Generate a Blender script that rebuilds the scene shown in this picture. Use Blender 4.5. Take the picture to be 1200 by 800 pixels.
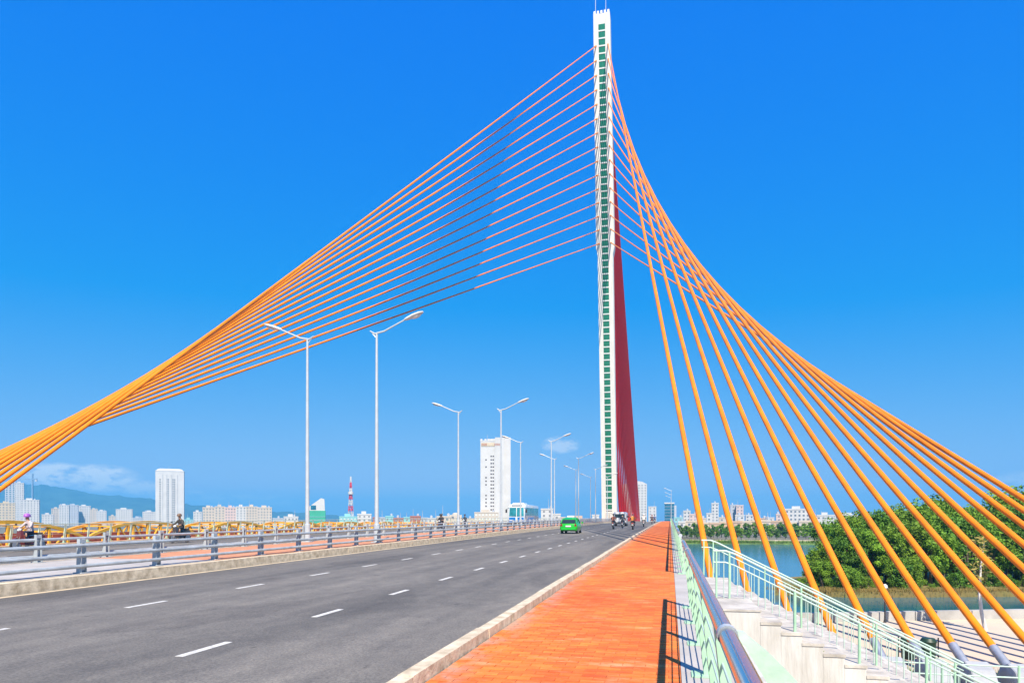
import bpy, bmesh, math, random
from mathutils import Vector, Matrix, Euler
random.seed(7)
R = math.radians
for o in list(bpy.data.objects): bpy.data.objects.remove(o)
scene = bpy.context.scene
COL = scene.collection

# ------------------------------------------------------------------ camera
EYE = 1.5; YAW = R(13.02); FPX = 800.0; HORY = 612.0
cam_data = bpy.data.cameras.new('camera'); cam = bpy.data.objects.new('camera', cam_data); COL.objects.link(cam)
cam.location = (0, 0, EYE); cam.rotation_euler = (R(90), 0, YAW)
cam_data.sensor_width = 36; cam_data.lens = 24.0
cam_data.shift_y = (HORY - 400) / 1200.0
cam_data.clip_start = 0.1; cam_data.clip_end = 40000
scene.camera = cam
scene.render.resolution_x = 1024; scene.render.resolution_y = 682

# ------------------------------------------------------------------ light
SH = Vector((-0.29, 0.82, -1.0))                       # a shadow moves this far per metre of height
sun_el = math.atan2(1.0, math.hypot(SH.x, SH.y)); 
sd = bpy.data.lights.new('sun', 'SUN'); sd.energy = 5.0; sd.angle = R(0.53); sd.color = (1.0, 0.91, 0.77)
so = bpy.data.objects.new('sun', sd); COL.objects.link(so); so.location = (40, -60, 120)
so.rotation_euler = SH.to_track_quat('-Z', 'Y').to_euler()
world = bpy.data.worlds.new('World'); scene.world = world; world.use_nodes = True
nt = world.node_tree; N = nt.nodes; L = nt.links; N.clear()
wo = N.new('ShaderNodeOutputWorld'); bg = N.new('ShaderNodeBackground'); bg.inputs[1].default_value = 0.080
sky = N.new('ShaderNodeTexSky'); sky.sky_type = 'NISHITA'; sky.sun_disc = False
sky.sun_elevation = sun_el; sky.sun_rotation = math.pi - math.atan2(0.29, 0.82)
sky.air_density = 1.0; sky.dust_density = 0.35; sky.ozone_density = 3.0; sky.altitude = 0
sep = N.new('ShaderNodeSeparateColor'); com = N.new('ShaderNodeCombineColor'); L.new(sky.outputs[0], sep.inputs[0])
def sky_math(op, a, b):
    n = N.new('ShaderNodeMath'); n.operation = op; L.new(a, n.inputs[0]); n.inputs[1].default_value = b; return n.outputs[0]
# deep polarised blue: one tone curve per channel, the same for every direction
L.new(sky_math('MINIMUM', sky_math('MAXIMUM', sky_math('MULTIPLY', sky_math('SUBTRACT', sep.outputs[0], 1.75), .74), 0.0), 3.4), com.inputs[0])
L.new(sky_math('MULTIPLY', sky_math('POWER', sep.outputs[1], .68), 1.07), com.inputs[1])
L.new(sky_math('MULTIPLY', sky_math('POWER', sep.outputs[2], .03), 6.0), com.inputs[2])
hs = com
# small fair-weather clouds low over the horizon, by direction
geo = N.new('ShaderNodeTexCoord')
nz = N.new('ShaderNodeTexNoise'); nz.inputs['Scale'].default_value = 44; nz.inputs['Detail'].default_value = 6; nz.inputs['Roughness'].default_value = 0.6
mp = N.new('ShaderNodeMapping'); mp.inputs['Scale'].default_value = (1, 1, 2.2)
L.new(geo.outputs['Generated'], mp.inputs[0]); L.new(mp.outputs[0], nz.inputs['Vector'])
def wmath(op, a, b=None, clamp=False):
    n = N.new('ShaderNodeMath'); n.operation = op; n.use_clamp = clamp
    for i, s in enumerate((a, b)):
        if s is None: continue
        if isinstance(s, (int, float)): n.inputs[i].default_value = s
        else: L.new(s, n.inputs[i])
    return n.outputs[0]
def raydir(px, py):
    d = Vector((-math.sin(YAW), math.cos(YAW), 0)) + Vector((math.cos(YAW), math.sin(YAW), 0)) * ((px - 600) / FPX) + Vector((0, 0, (HORY - py) / FPX))
    return d.normalized()
total = None
for (px, py, wpx, hpx, amt) in ((64, 556, 50, 13, 1.0), (118, 560, 40, 15, 1.0), (165, 571, 24, 9, .8), (215, 585, 60, 11, .45), (300, 586, 60, 8, .35), (657, 521, 24, 11, .5), (1320, 560, 120, 14, .5), (-160, 552, 120, 18, .8), (-400, 570, 120, 14, .8)):
    c = raydir(px, py); t = Vector((c.y, -c.x, 0)).normalized()
    sub = N.new('ShaderNodeVectorMath'); sub.operation = 'SUBTRACT'; L.new(geo.outputs['Generated'], sub.inputs[0]); sub.inputs[1].default_value = c
    dt = N.new('ShaderNodeVectorMath'); dt.operation = 'DOT_PRODUCT'; L.new(sub.outputs[0], dt.inputs[0]); dt.inputs[1].default_value = t / (wpx / FPX)
    dz = N.new('ShaderNodeVectorMath'); dz.operation = 'DOT_PRODUCT'; L.new(sub.outputs[0], dz.inputs[0]); dz.inputs[1].default_value = (0, 0, FPX / hpx)
    rr = wmath('ADD', wmath('MULTIPLY', dt.outputs['Value'], dt.outputs['Value']), wmath('MULTIPLY', dz.outputs['Value'], dz.outputs['Value']))
    e = wmath('SUBTRACT', 1.0, rr, True)
    e = wmath('MULTIPLY', wmath('ADD', wmath('MULTIPLY', e, 1.0), wmath('MULTIPLY', wmath('SUBTRACT', nz.outputs['Fac'], 0.5), wmath('MULTIPLY', e, 8.0)), True), amt, True)
    total = e if total is None else wmath('MAXIMUM', total, e)
total = wmath('MULTIPLY', total, 0.95)
cm = N.new('ShaderNodeMixRGB'); L.new(total, cm.inputs[0]); L.new(hs.outputs[0], cm.inputs[1]); cm.inputs[2].default_value = (7.2, 7.3, 7.4, 1)
L.new(cm.outputs[0], bg.inputs[0]); L.new(bg.outputs[0], wo.inputs[0])
vs = scene.view_settings; vs.view_transform = 'Standard'; vs.look = 'None'; vs.gamma = 1; vs.use_curve_mapping = False
vs.exposure = 0.85
scene.render.engine = 'CYCLES'
scene.cycles.max_bounces = 6; scene.cycles.diffuse_bounces = 2; scene.cycles.glossy_bounces = 3; scene.cycles.transparent_max_bounces = 6; scene.cycles.volume_bounces = 0

# ------------------------------------------------------------------ helpers
def P(px, py, zc):
    """world point seen at photograph pixel (px,py) at camera depth zc"""
    f = Vector((-math.sin(YAW), math.cos(YAW), 0)); r = Vector((math.cos(YAW), math.sin(YAW), 0))
    return Vector((0, 0, EYE)) + (f + r * ((px - 600) / FPX) + Vector((0, 0, (HORY - py) / FPX))) * zc
def Zp(y):
    """walkway level along the bridge"""
    if y < 0: return 0.0138 * y
    return 0.0138 * y - 2.3e-5 * y * y

class MB:
    def __init__(s): s.v = []; s.f = []
    def add(s, vs_, fs):
        b = len(s.v); s.v += [tuple(p) for p in vs_]; s.f += [tuple(i + b for i in f) for f in fs]; return s
    def box8(s, p): return s.add(p, [(3, 2, 1, 0), (4, 5, 6, 7), (0, 1, 5, 4), (1, 2, 6, 5), (2, 3, 7, 6), (3, 0, 4, 7)])
    def box(s, x0, x1, y0, y1, z0, z1, taper=0):
        t = taper
        return s.box8([(x0, y0, z0), (x1, y0, z0), (x1, y1, z0), (x0, y1, z0), (x0 + t, y0 + t, z1), (x1 - t, y0 + t, z1), (x1 - t, y1 - t, z1), (x0 + t, y1 - t, z1)])
    def bar(s, a, b, w, h, up=(0, 0, 1)):
        a = Vector(a); b = Vector(b); d = (b - a).normalized(); u = Vector(up)
        if abs(d.dot(u)) > .98: u = Vector((0, 1, 0))
        sx = d.cross(u).normalized() * w / 2; sz = sx.cross(d).normalized() * h / 2
        return s.box8([a - sx - sz, a + sx - sz, a + sx + sz, a - sx + sz, b - sx - sz, b + sx - sz, b + sx + sz, b - sx + sz])
    def tube(s, pts, r, n=8, caps=True):
        pts = [Vector(p) for p in pts]; rs = r if isinstance(r, (list, tuple)) else [r] * len(pts)
        d0 = (pts[1] - pts[0]).normalized(); u = Vector((0, 0, 1)) if abs(d0.z) < .9 else Vector((1, 0, 0))
        x = d0.cross(u).normalized(); vs_ = []
        for i, p in enumerate(pts):
            d = (pts[min(i + 1, len(pts) - 1)] - pts[max(i - 1, 0)]).normalized()
            x = (x - d * x.dot(d)).normalized(); y = d.cross(x)
            for k in range(n):
                a = 2 * math.pi * k / n; vs_.append(p + (x * math.cos(a) + y * math.sin(a)) * rs[i])
        fs = []
        for i in range(len(pts) - 1):
            for k in range(n):
                a, b = i * n + k, i * n + (k + 1) % n; fs.append((a, b, b + n, a + n))
        if caps: fs += [tuple(range(n - 1, -1, -1)), tuple(range((len(pts) - 1) * n, len(pts) * n))]
        return s.add(vs_, fs)
    def prism(s, poly, a, b, axis='x'):
        """2D polygon extruded from a to b along an axis"""
        def mk(p, t): return {'x': (t, p[0], p[1]), 'y': (p[0], t, p[1]), 'z': (p[0], p[1], t)}[axis]
        n = len(poly)
        vs_ = [mk(p, a) for p in poly] + [mk(p, b) for p in poly]
        fs = [tuple(range(n)), tuple(range(2 * n - 1, n - 1, -1))] + [((i + 1) % n, i, i + n, (i + 1) % n + n) for i in range(n)]
        return s.add(vs_, fs)
    def loft(s, rings, caps=True):
        n = len(rings[0]); b = []; fs = []
        for r_ in rings: b += [tuple(p) for p in r_]
        for i in range(len(rings) - 1):
            for k in range(n):
                a, c = i * n + k, i * n + (k + 1) % n; fs.append((a, c, c + n, a + n))
        if caps: fs += [tuple(range(n - 1, -1, -1)), tuple(range((len(rings) - 1) * n, len(rings) * n))]
        return s.add(b, fs)
    def mesh(s, name, mat, smooth=False, bevel=0):
        me = bpy.data.meshes.new(name); me.from_pydata(s.v, [], s.f)
        bm = bmesh.new(); bm.from_mesh(me)
        if bevel: bmesh.ops.bevel(bm, geom=list(bm.edges), offset=bevel, segments=1, affect='EDGES', clamp_overlap=True)
        bmesh.ops.recalc_face_normals(bm, faces=bm.faces)
        bm.to_mesh(me); bm.free()
        if smooth:
            for p in me.polygons: p.use_smooth = True
            try: me.set_sharp_from_angle(angle=R(40))
            except Exception: pass
        me.materials.append(mat); return me
    def build(s, name, mat, parent=None, smooth=False, world=False, bevel=0, loc=None):
        if world and parent is not None:
            l = parent.location; s.v = [(p[0] - l.x, p[1] - l.y, p[2] - l.z) for p in s.v]
        return link(name, s.mesh(name, mat, smooth, bevel), parent, loc)
def link(name, me, parent=None, loc=None, rot=None):
    o = bpy.data.objects.new(name, me); COL.objects.link(o)
    if parent: o.parent = parent
    if loc is not None: o.location = loc
    if rot is not None: o.rotation_euler = rot
    return o
def tag(o, label=None, cat=None, group=None, kind=None):
    if label: o['label'] = label
    if cat: o['category'] = cat
    if group: o['group'] = group
    if kind: o['kind'] = kind
    return o
def thing(name, loc, label, cat, group=None, rz=0):
    o = bpy.data.objects.new(name, None); COL.objects.link(o); o.location = loc; o.rotation_euler = (0, 0, rz); o.empty_display_size = .3
    return tag(o, label, cat, group)
def copy_tree(o, parent=None):
    c = o.copy(); COL.objects.link(c); c.parent = parent
    for ch in list(o.children): copy_tree(ch, c)
    return c

MATS = {}
KEEP = ('brick', 'tile', 'cable', 'truss', 'leaf', 'reed', 'turf', 'bank', 'kerb', 'edge', 'taxi', 'bus', 'mast', 'helmet', 'cloth', 'skin', 'black', 'dark', 'median', 'forest', 'park')
def mat(name, col, rough=.6, var=.12, scale=4.0, bump=0.0, metal=0.0, col2=None, stretch=(1, 1, 1), spec=.5, coat=0, emit=None, rand=0, bscale=None, detail=6):
    if name in MATS: return MATS[name]
    if not name.startswith(KEEP): col = tuple(c * .80 for c in col); col2 = tuple(c * .80 for c in col2) if col2 else None
    m = bpy.data.materials.new(name); m.use_nodes = True; t = m.node_tree; n = t.nodes; l = t.links
    b = n['Principled BSDF']; b.inputs['Roughness'].default_value = rough; b.inputs['Metallic'].default_value = metal
    b.inputs['Specular IOR Level'].default_value = spec; b.inputs['Coat Weight'].default_value = coat
    tc = n.new('ShaderNodeTexCoord'); mpn = n.new('ShaderNodeMapping'); mpn.inputs['Scale'].default_value = stretch; l.new(tc.outputs['Object'], mpn.inputs[0])
    nz_ = n.new('ShaderNodeTexNoise'); nz_.inputs['Scale'].default_value = scale; nz_.inputs['Detail'].default_value = detail; nz_.inputs['Roughness'].default_value = .62
    l.new(mpn.outputs[0], nz_.inputs['Vector'])
    rmp = n.new('ShaderNodeValToRGB'); l.new(nz_.outputs['Fac'], rmp.inputs[0])
    c2 = col2 or tuple(c * (1 - 2.2 * var) for c in col)
    hi = tuple(min(1, c * (1 + var * .8)) for c in col)
    rmp.color_ramp.elements[0].position = .3; rmp.color_ramp.elements[0].color = (*c2, 1)
    rmp.color_ramp.elements[1].position = .68; rmp.color_ramp.elements[1].color = (*hi, 1)
    out = rmp.outputs[0]
    if rand:
        oi = n.new('ShaderNodeObjectInfo'); h = n.new('ShaderNodeHueSaturation'); l.new(out, h.inputs['Color'])
        mr = n.new('ShaderNodeMapRange'); l.new(oi.outputs['Random'], mr.inputs[0]); mr.inputs[3].default_value = 1 - rand; mr.inputs[4].default_value = 1 + rand
        l.new(mr.outputs[0], h.inputs['Value']); 
        mr2 = n.new('ShaderNodeMapRange'); l.new(oi.outputs['Random'], mr2.inputs[0]); mr2.inputs[3].default_value = .5 - rand * .03; mr2.inputs[4].default_value = .5 + rand * .05
        l.new(mr2.outputs[0], h.inputs['Hue']); out = h.outputs[0]
    l.new(out, b.inputs['Base Color'])
    if bump:
        n2 = n.new('ShaderNodeTexNoise'); n2.inputs['Scale'].default_value = bscale or scale * 6; n2.inputs['Detail'].default_value = 4; l.new(mpn.outputs[0], n2.inputs['Vector'])
        bp = n.new('ShaderNodeBump'); bp.inputs['Strength'].default_value = bump; bp.inputs['Distance'].default_value = .02; l.new(n2.outputs['Fac'], bp.inputs['Height']); l.new(bp.outputs[0], b.inputs['Normal'])
    if emit: b.inputs['Emission Color'].default_value = (*emit, 1); b.inputs['Emission Strength'].default_value = 1
    MATS[name] = m; return m

def asphalt_mat():
    m = bpy.data.materials.new('asphalt'); m.use_nodes = True; t = m.node_tree; n = t.nodes; l = t.links; b = n['Principled BSDF']; b.inputs['Roughness'].default_value = .88; b.inputs['Specular IOR Level'].default_value = .3
    g = n.new('ShaderNodeNewGeometry')
    def noise(sc, stretch=(1, 1, 1), det=4, rough=.6):
        mp_ = n.new('ShaderNodeMapping'); mp_.inputs['Scale'].default_value = stretch; l.new(g.outputs['Position'], mp_.inputs[0])
        z = n.new('ShaderNodeTexNoise'); z.inputs['Scale'].default_value = sc; z.inputs['Detail'].default_value = det; z.inputs['Roughness'].default_value = rough; l.new(mp_.outputs[0], z.inputs['Vector']); return z.outputs['Fac']
    def ramp(f, p0, c0, p1, c1):
        r = n.new('ShaderNodeValToRGB'); l.new(f, r.inputs[0]); r.color_ramp.elements[0].position = p0; r.color_ramp.elements[0].color = (*c0, 1); r.color_ramp.elements[1].position = p1; r.color_ramp.elements[1].color = (*c1, 1); return r.outputs[0]
    def mixn(mode, fac, a, b_):
        x = n.new('ShaderNodeMixRGB'); x.blend_type = mode; x.inputs[0].default_value = fac; l.new(a, x.inputs[1]); l.new(b_, x.inputs[2]); return x.outputs[0]
    base = ramp(noise(.55, (1, .10, 1), 7), .34, (.122, .116, .107), .66, (.205, .190, .168))
    mot = ramp(noise(2.6, (1, .6, 1), 6, .7), .32, (.80, .80, .82), .66, (1.10, 1.09, 1.07))
    spk = ramp(noise(38, (1, .7, 1), 3, .8), .35, (.66, .66, .67), .66, (1.24, 1.22, 1.18))
    trk = ramp(noise(1.0, (1, .012, 1), 3, .5), .36, (.84, .84, .85), .64, (1.10, 1.09, 1.08)); base = mixn('MULTIPLY', 1, base, trk)
    patch = ramp(noise(.42, (1, .35, 1), 1, .3), .60, (1, 1, 1), .62, (.86, .86, .87)); base = mixn('MULTIPLY', 1, base, patch)
    spot = ramp(noise(3.3, (1, .5, 1), 2), .70, (1, 1, 1), .78, (.62, .61, .62))
    c = mixn('MULTIPLY', 1, mixn('MULTIPLY', 1, mixn('MULTIPLY', 1, base, mot), spk), spot); l.new(c, b.inputs['Base Color'])
    bp = n.new('ShaderNodeBump'); bp.inputs['Strength'].default_value = .6; bp.inputs['Distance'].default_value = .012; l.new(noise(70, (1, 1, 1), 2), bp.inputs['Height']); l.new(bp.outputs[0], b.inputs['Normal']); return m
ASPH = asphalt_mat()
def tile_mat(name, rnd):
    m = bpy.data.materials.new(name); m.use_nodes = True; t = m.node_tree; n = t.nodes; l = t.links; b = n['Principled BSDF']; b.inputs['Roughness'].default_value = .8; b.inputs['Specular IOR Level'].default_value = .25
    g = n.new('ShaderNodeNewGeometry')
    def noise(sc, stretch=(1, 1, 1), det=5, rough=.65):
        mp_ = n.new('ShaderNodeMapping'); mp_.inputs['Scale'].default_value = stretch; l.new(g.outputs['Position'], mp_.inputs[0])
        z = n.new('ShaderNodeTexNoise'); z.inputs['Scale'].default_value = sc; z.inputs['Detail'].default_value = det; z.inputs['Roughness'].default_value = rough; l.new(mp_.outputs[0], z.inputs['Vector']); return z.outputs['Fac']
    def ramp(f, *st):
        r = n.new('ShaderNodeValToRGB'); l.new(f, r.inputs[0])
        while len(r.color_ramp.elements) < len(st): r.color_ramp.elements.new(.5)
        for e, (p, c) in zip(r.color_ramp.elements, st): e.position = p; e.color = (*c, 1)
        return r.outputs[0]
    def mixn(mode, fac, a, b_):
        x = n.new('ShaderNodeMixRGB'); x.blend_type = mode; x.inputs[1].default_value = (1, 1, 1, 1)
        if isinstance(fac, (int, float)): x.inputs[0].default_value = fac
        else: l.new(fac, x.inputs[0])
        l.new(a, x.inputs[1]); l.new(b_, x.inputs[2]); return x.outputs[0]
    if rnd: oi = n.new('ShaderNodeObjectInfo'); f = oi.outputs['Random']
    else:
        wn = n.new('ShaderNodeTexWhiteNoise'); wn.noise_dimensions = '2D'; mp_ = n.new('ShaderNodeVectorMath'); mp_.operation = 'SNAP'; l.new(g.outputs['Position'], mp_.inputs[0]); mp_.inputs[1].default_value = (.222, .11, 10); l.new(mp_.outputs[0], wn.inputs['Vector']); f = wn.outputs['Value']
    base = ramp(f, (0, (.57, .115, .026)), (.35, (.63, .140, .030)), (.7, (.65, .158, .033)), (1, (.68, .190, .038)))
    big = ramp(noise(.75, (1, .5, 1), 5), (.33, (.98, .78, .80)), (.5, (1, 1, 1)), (.68, (1.05, 1.38, 1.2)))
    st_ = ramp(noise(7, (.45, 2.4, 1), 6, .75), (.3, (.74, .68, .66)), (.66, (1.14, 1.16, 1.12)))
    c = mixn('MULTIPLY', 1, mixn('MULTIPLY', 1, base, big), st_)
    worn = ramp(noise(2.1, (.6, 2.2, 1), 6, .75), (.56, (0, 0, 0)), (.74, (.75, .75, .75)))
    pale = n.new('ShaderNodeRGB'); pale.outputs[0].default_value = (.64, .38, .20, 1); c = mixn('MIX', worn, c, pale.outputs[0])
    # grey grime that collects along the kerb
    sx = n.new('ShaderNodeSeparateXYZ'); l.new(g.outputs['Position'], sx.inputs[0]); mr = n.new('ShaderNodeMapRange'); l.new(sx.outputs[0], mr.inputs[0]); mr.inputs[1].default_value = -2.12; mr.inputs[2].default_value = -1.75; mr.inputs[3].default_value = 1; mr.inputs[4].default_value = 0
    mu = n.new('ShaderNodeMath'); mu.operation = 'MULTIPLY'; l.new(mr.outputs[0], mu.inputs[0]); l.new(ramp(noise(4, (1, .6, 1)), (.42, (0, 0, 0)), (.62, (.8, .8, .8))), mu.inputs[1])
    gr = n.new('ShaderNodeRGB'); gr.outputs[0].default_value = (.36, .29, .23, 1); c = mixn('MIX', mu.outputs[0], c, gr.outputs[0])
    l.new(c, b.inputs['Base Color']); bp = n.new('ShaderNodeBump'); bp.inputs['Strength'].default_value = .5; bp.inputs['Distance'].default_value = .008; l.new(noise(30, (1, 1, 1), 4), bp.inputs['Height']); l.new(bp.outputs[0], b.inputs['Normal']); return m
PAINT = mat('road_paint', (.80, .77, .70), .75, .1, 14, .2, col2=(.45, .43, .39), detail=8)
CREAM = mat('edge_paint', (.62, .49, .31), .75, .12, 5)
KERB = mat('kerb_concrete', (.68, .57, .41), .85, .08, 5.0, .5, col2=(.34, .265, .17), detail=9)
CONC = mat('concrete', (.50, .485, .46), .85, .12, 1.2, .3)
PALE = mat('pale_paving', (.52, .48, .44), .85, .1, 1.1, .2)
TILE = tile_mat('brick_tile', True)
TILEF = tile_mat('brick_paving', False)
BED = mat('tile_bed', (.46, .13, .04), .9, .2, 6)
STEEL = mat('galvanised_steel', (.52, .56, .58), .5, .14, 3, 0, .15)
CHROME = mat('polished_pipe', (.80, .80, .84), .16, .03, 3, 0, 1.0)
MINT = mat('mint_paint', (.44, .72, .48), .5, .1, 5)
MINTW = mat('mint_rail_paint', (.52, .69, .58), .45, .08, 5)
LAMPP = mat('lamp_pole_paint', (.56, .62, .66), .4, .06, 2, 0, .1)
LAMPH = mat('lamp_head', (.72, .72, .70), .4, .06, 3)
GLASSL = mat('lamp_lens', (.80, .82, .82), .15, .02, 3)
WHITE = mat('white_concrete', (.86, .85, .77), .7, .05, .5, .1, stretch=(2.5, 2.5, .07), col2=(.74, .73, .66))
STAIRW = mat('stair_whitewash', (.72, .695, .66), .85, .05, 2.4, .4, col2=(.50, .465, .41), stretch=(2.2, 2.2, .35))
TREAD = mat('stair_tread', (.64, .59, .52), .85, .16, 2.6, .4, col2=(.38, .34, .29))
CABLE = mat('cable_sheath_orange', (.86, .225, .004), .45, .11, .9, 0, spec=.3)
CABLER = mat('cable_sheath_red', (.80, .0, .008), .55, .05, 1.2, 0)
SLEEVE = mat('galvanised_sleeve', (.48, .50, .54), .45, .1, 4, 0, .5)
GREENG = mat('green_glass', (.015, .235, .135), .3, .2, .8, 0)
GREENF = mat('green_frame', (.80, .86, .80), .5, .05, 3)
YELLOW = mat('truss_yellow', (.95, .42, .012), .5, .12, .8)
RUST = mat('truss_floor_brown', (.40, .085, .02), .7, .2, .7)
BLACK = mat('black_rubber', (.018, .018, .02), .7, .1, 6)
DARK = mat('dark_metal', (.05, .05, .055), .4, .1, 6, 0, .3)
GLASS = mat('tinted_glass', (.03, .045, .05), .08, .1, 2)

# ------------------------------------------------------------------ land and water
def polysheet(name, pts, z0, z1, m):
    b = MB(); b.prism(pts, z0, z1, 'z'); return tag(b.build(name, m), kind='structure')
def water_mat():
    m = bpy.data.materials.new('river_water'); m.use_nodes = True; t = m.node_tree; n = t.nodes; l = t.links; b = n['Principled BSDF']
    b.inputs['Base Color'].default_value = (.010, .105, .150, 1); b.inputs['Roughness'].default_value = .12; b.inputs['IOR'].default_value = 1.33
    tc = n.new('ShaderNodeTexCoord'); hs_ = []
    for sc, dist in ((.9, .012), (.12, .07)):
        mpn = n.new('ShaderNodeMapping'); mpn.inputs['Scale'].default_value = (1, 1.7, 1); l.new(tc.outputs['Object'], mpn.inputs[0])
        z = n.new('ShaderNodeTexNoise'); z.inputs['Scale'].default_value = sc; z.inputs['Detail'].default_value = 5; l.new(mpn.outputs[0], z.inputs['Vector'])
        bp = n.new('ShaderNodeBump'); bp.inputs['Strength'].default_value = .5; bp.inputs['Distance'].default_value = dist; l.new(z.outputs['Fac'], bp.inputs['Height'])
        if hs_: l.new(hs_[-1].outputs[0], bp.inputs['Normal'])
        hs_.append(bp)
    l.new(hs_[-1].outputs[0], b.inputs['Normal']); return m
WZ = -6.0
wtr = MB().add([(-3500, -500, WZ), (3500, -500, WZ), (3500, 900, WZ), (-3500, 900, WZ)], [(0, 1, 2, 3)]).build('river_water', water_mat()); tag(wtr, kind='structure')
SAND = mat('park_paving', (.56, .44, .31), .9, .12, .25, .2, col2=(.43, .38, .32))
GRASSM = mat('bank_grass_soil', (.16, .15, .045), .9, .3, .3, .3, col2=(.20, .12, .04))
LANDM = mat('far_land', (.22, .20, .13), .95, .25, .02)
GZ = -2.8
park = polysheet('park_ground', [(-400, -400), (400, -400), (400, 75), (120, 66), (60, 51.5), (15.6, 35.4), (7.9, 32.6), (5, 31.5), (-400, 31.5)], WZ - 1, GZ, SAND)
far = polysheet('far_ground', [(-7800, 252), (-300, 252), (60, 252), (400, 262), (7800, 300), (7800, 7800), (-7800, 7800)], WZ - 2, -4.9, LANDM)
bank = polysheet('wooded_bank', [(10.5, 75), (18, 74.2), (35, 79), (120, 100), (420, 130), (420, 500), (110, 190), (40, 118), (14, 92)], WZ - 1, WZ + .55, GRASSM)
# low quay wall on the river edge
qw = thing('river_wall', (7.9, 32.6, GZ), 'low pale concrete wall along the river edge of the park', 'wall')
edge = [(-60, 31.3), (4.8, 31.3), (7.9, 32.4), (15.6, 35.2), (60, 51.3), (110, 62)]
for i in range(len(edge) - 1):
    a, b = Vector((*edge[i], 0)), Vector((*edge[i + 1], 0)); n_ = max(1, int((b - a).length / 2.4))
    if a.x < 0: continue
    for k in range(n_):
        p, q = a.lerp(b, k / n_), a.lerp(b, (k + .985) / n_)
        MB().bar((p.x, p.y, GZ + .2), (q.x, q.y, GZ + .2), .3, .4).build('wall_block', CONC, qw, world=True)

# mountains far behind
def ridge(name, pts, depth, thick, m):
    """a closed ridge: crest from photograph columns, falling away to both sides"""
    rng = random.Random(3); crest = []; n = len(pts)
    xs = []
    for i in range(n - 1):
        for k in range(10): 
            t = k / 10; px = pts[i][0] * (1 - t) + pts[i + 1][0] * t; py = pts[i][1] * (1 - t) + pts[i + 1][1] * t + rng.uniform(-1.1, 1.1)
            xs.append((px, py))
    vs_ = []; fs = []; rows = 7
    for i, (px, py) in enumerate(xs):
        for j in range(rows):
            u = (j - 3) / 3; h = (1 - abs(u)) ** 1.2
            p = P(px, HORY, depth + u * thick); p.z = -6 + (EYE + (HORY - py) / FPX * depth + 6) * h * (1 + (rng.uniform(-.09, .09) if 0 < abs(u) < 1 else 0))
            vs_.append(p)
    for i in range(len(xs) - 1):
        for j in range(rows - 1):
            a = i * rows + j; fs.append((a, a + rows, a + rows + 1, a + 1))
    return tag(MB().add(vs_, fs).build(name, m, smooth=True), kind='structure')
HILL = mat('forested_hill', (.045, .085, .06), .95, .3, .01)
ridge('mountain', [(-260, 585), (-160, 560), (-60, 570), (20, 566), (60, 569), (110, 578), (170, 583), (230, 592), (300, 597), (380, 603), (450, 608)], 4200, 700, HILL)

# ------------------------------------------------------------------ bridge deck
def strip(name, x0, x1, top, thick, y0, y1, m, step=8.0, parent=None, kind='structure'):
    n = max(1, int((y1 - y0) / step)); rings = []
    for i in range(n + 1):
        y = y0 + (y1 - y0) * i / n; z = Zp(y)
        rings.append([(x0, y, z + top - thick), (x1, y, z + top - thick), (x1, y, z + top), (x0, y, z + top)])
    o = MB().loft(rings).build(name, m, parent)
    if parent is None: tag(o, kind=kind)
    return o
CX = -15.85
Y0, Y1 = -12.0, 700.0
deck = strip('bridge_deck', -32.35, .72, -.30, 1.5, Y0, Y1, CONC)
road = strip('road', -13.2, -2.30, -.15, .149, Y0, Y1, ASPH)
road2 = strip('road', -29.3, -18.55, -.15, .149, Y0, Y1, ASPH)
walk = strip('sidewalk', -2.12, .10, -.0055, .288, Y0, Y1, BED)
strip('sidewalk_edge', .104, .72, .0, .298, Y0, Y1, PALE)
walk2 = strip('sidewalk', -32.3, -29.5, .0, .298, Y0, Y1, TILEF)
med = strip('median', -18.2, -13.55, .11, .40, Y0, 18.3, PALE)
med2 = strip('median_paving', -18.2, -13.55, .112, .40, 18.32, Y1, mat('median_brick', (.56, .24, .12), .85, .14, 2.2, .2))
strip('paving_far', -2.12, .10, .0, .0135, 49.96, Y1, TILEF, parent=walk)
# edge lines and lane dashes
for (ya, yb, xx, m_, w) in ((Y0, 330, -13.02, CREAM, .16), ):
    strip('edge_line', xx - w / 2, xx + w / 2, -.146, .0035, ya, yb, m_, parent=road)
strip('edge_line', -18.8, -18.68, -.146, .0035, Y0, 300, CREAM, parent=road2)
def dash(x, y, ln, par):
    z0, z1 = Zp(y) - .146, Zp(y + ln) - .146; w = .055
    MB().box8([(x - w, y, z0 - .003), (x + w, y, z0 - .003), (x + w, y + ln, z1 - .003), (x - w, y + ln, z1 - .003), (x - w, y, z0), (x + w, y, z0), (x + w, y + ln, z1), (x - w, y + ln, z1)]).build('lane_dash', PAINT, par)
for i in range(-1, 60): dash(-5.56, 6.86 + 3.09 * i, .92, road)
for i in range(-2, 60): dash(-9.4, 10.26 + 3.2 * i, .98, road)
for i in range(0, 40): dash(-22.2, 5 + 4 * i, 1.0, road2); dash(-25.8, 5 + 4 * i, 1.0, road2)
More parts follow.
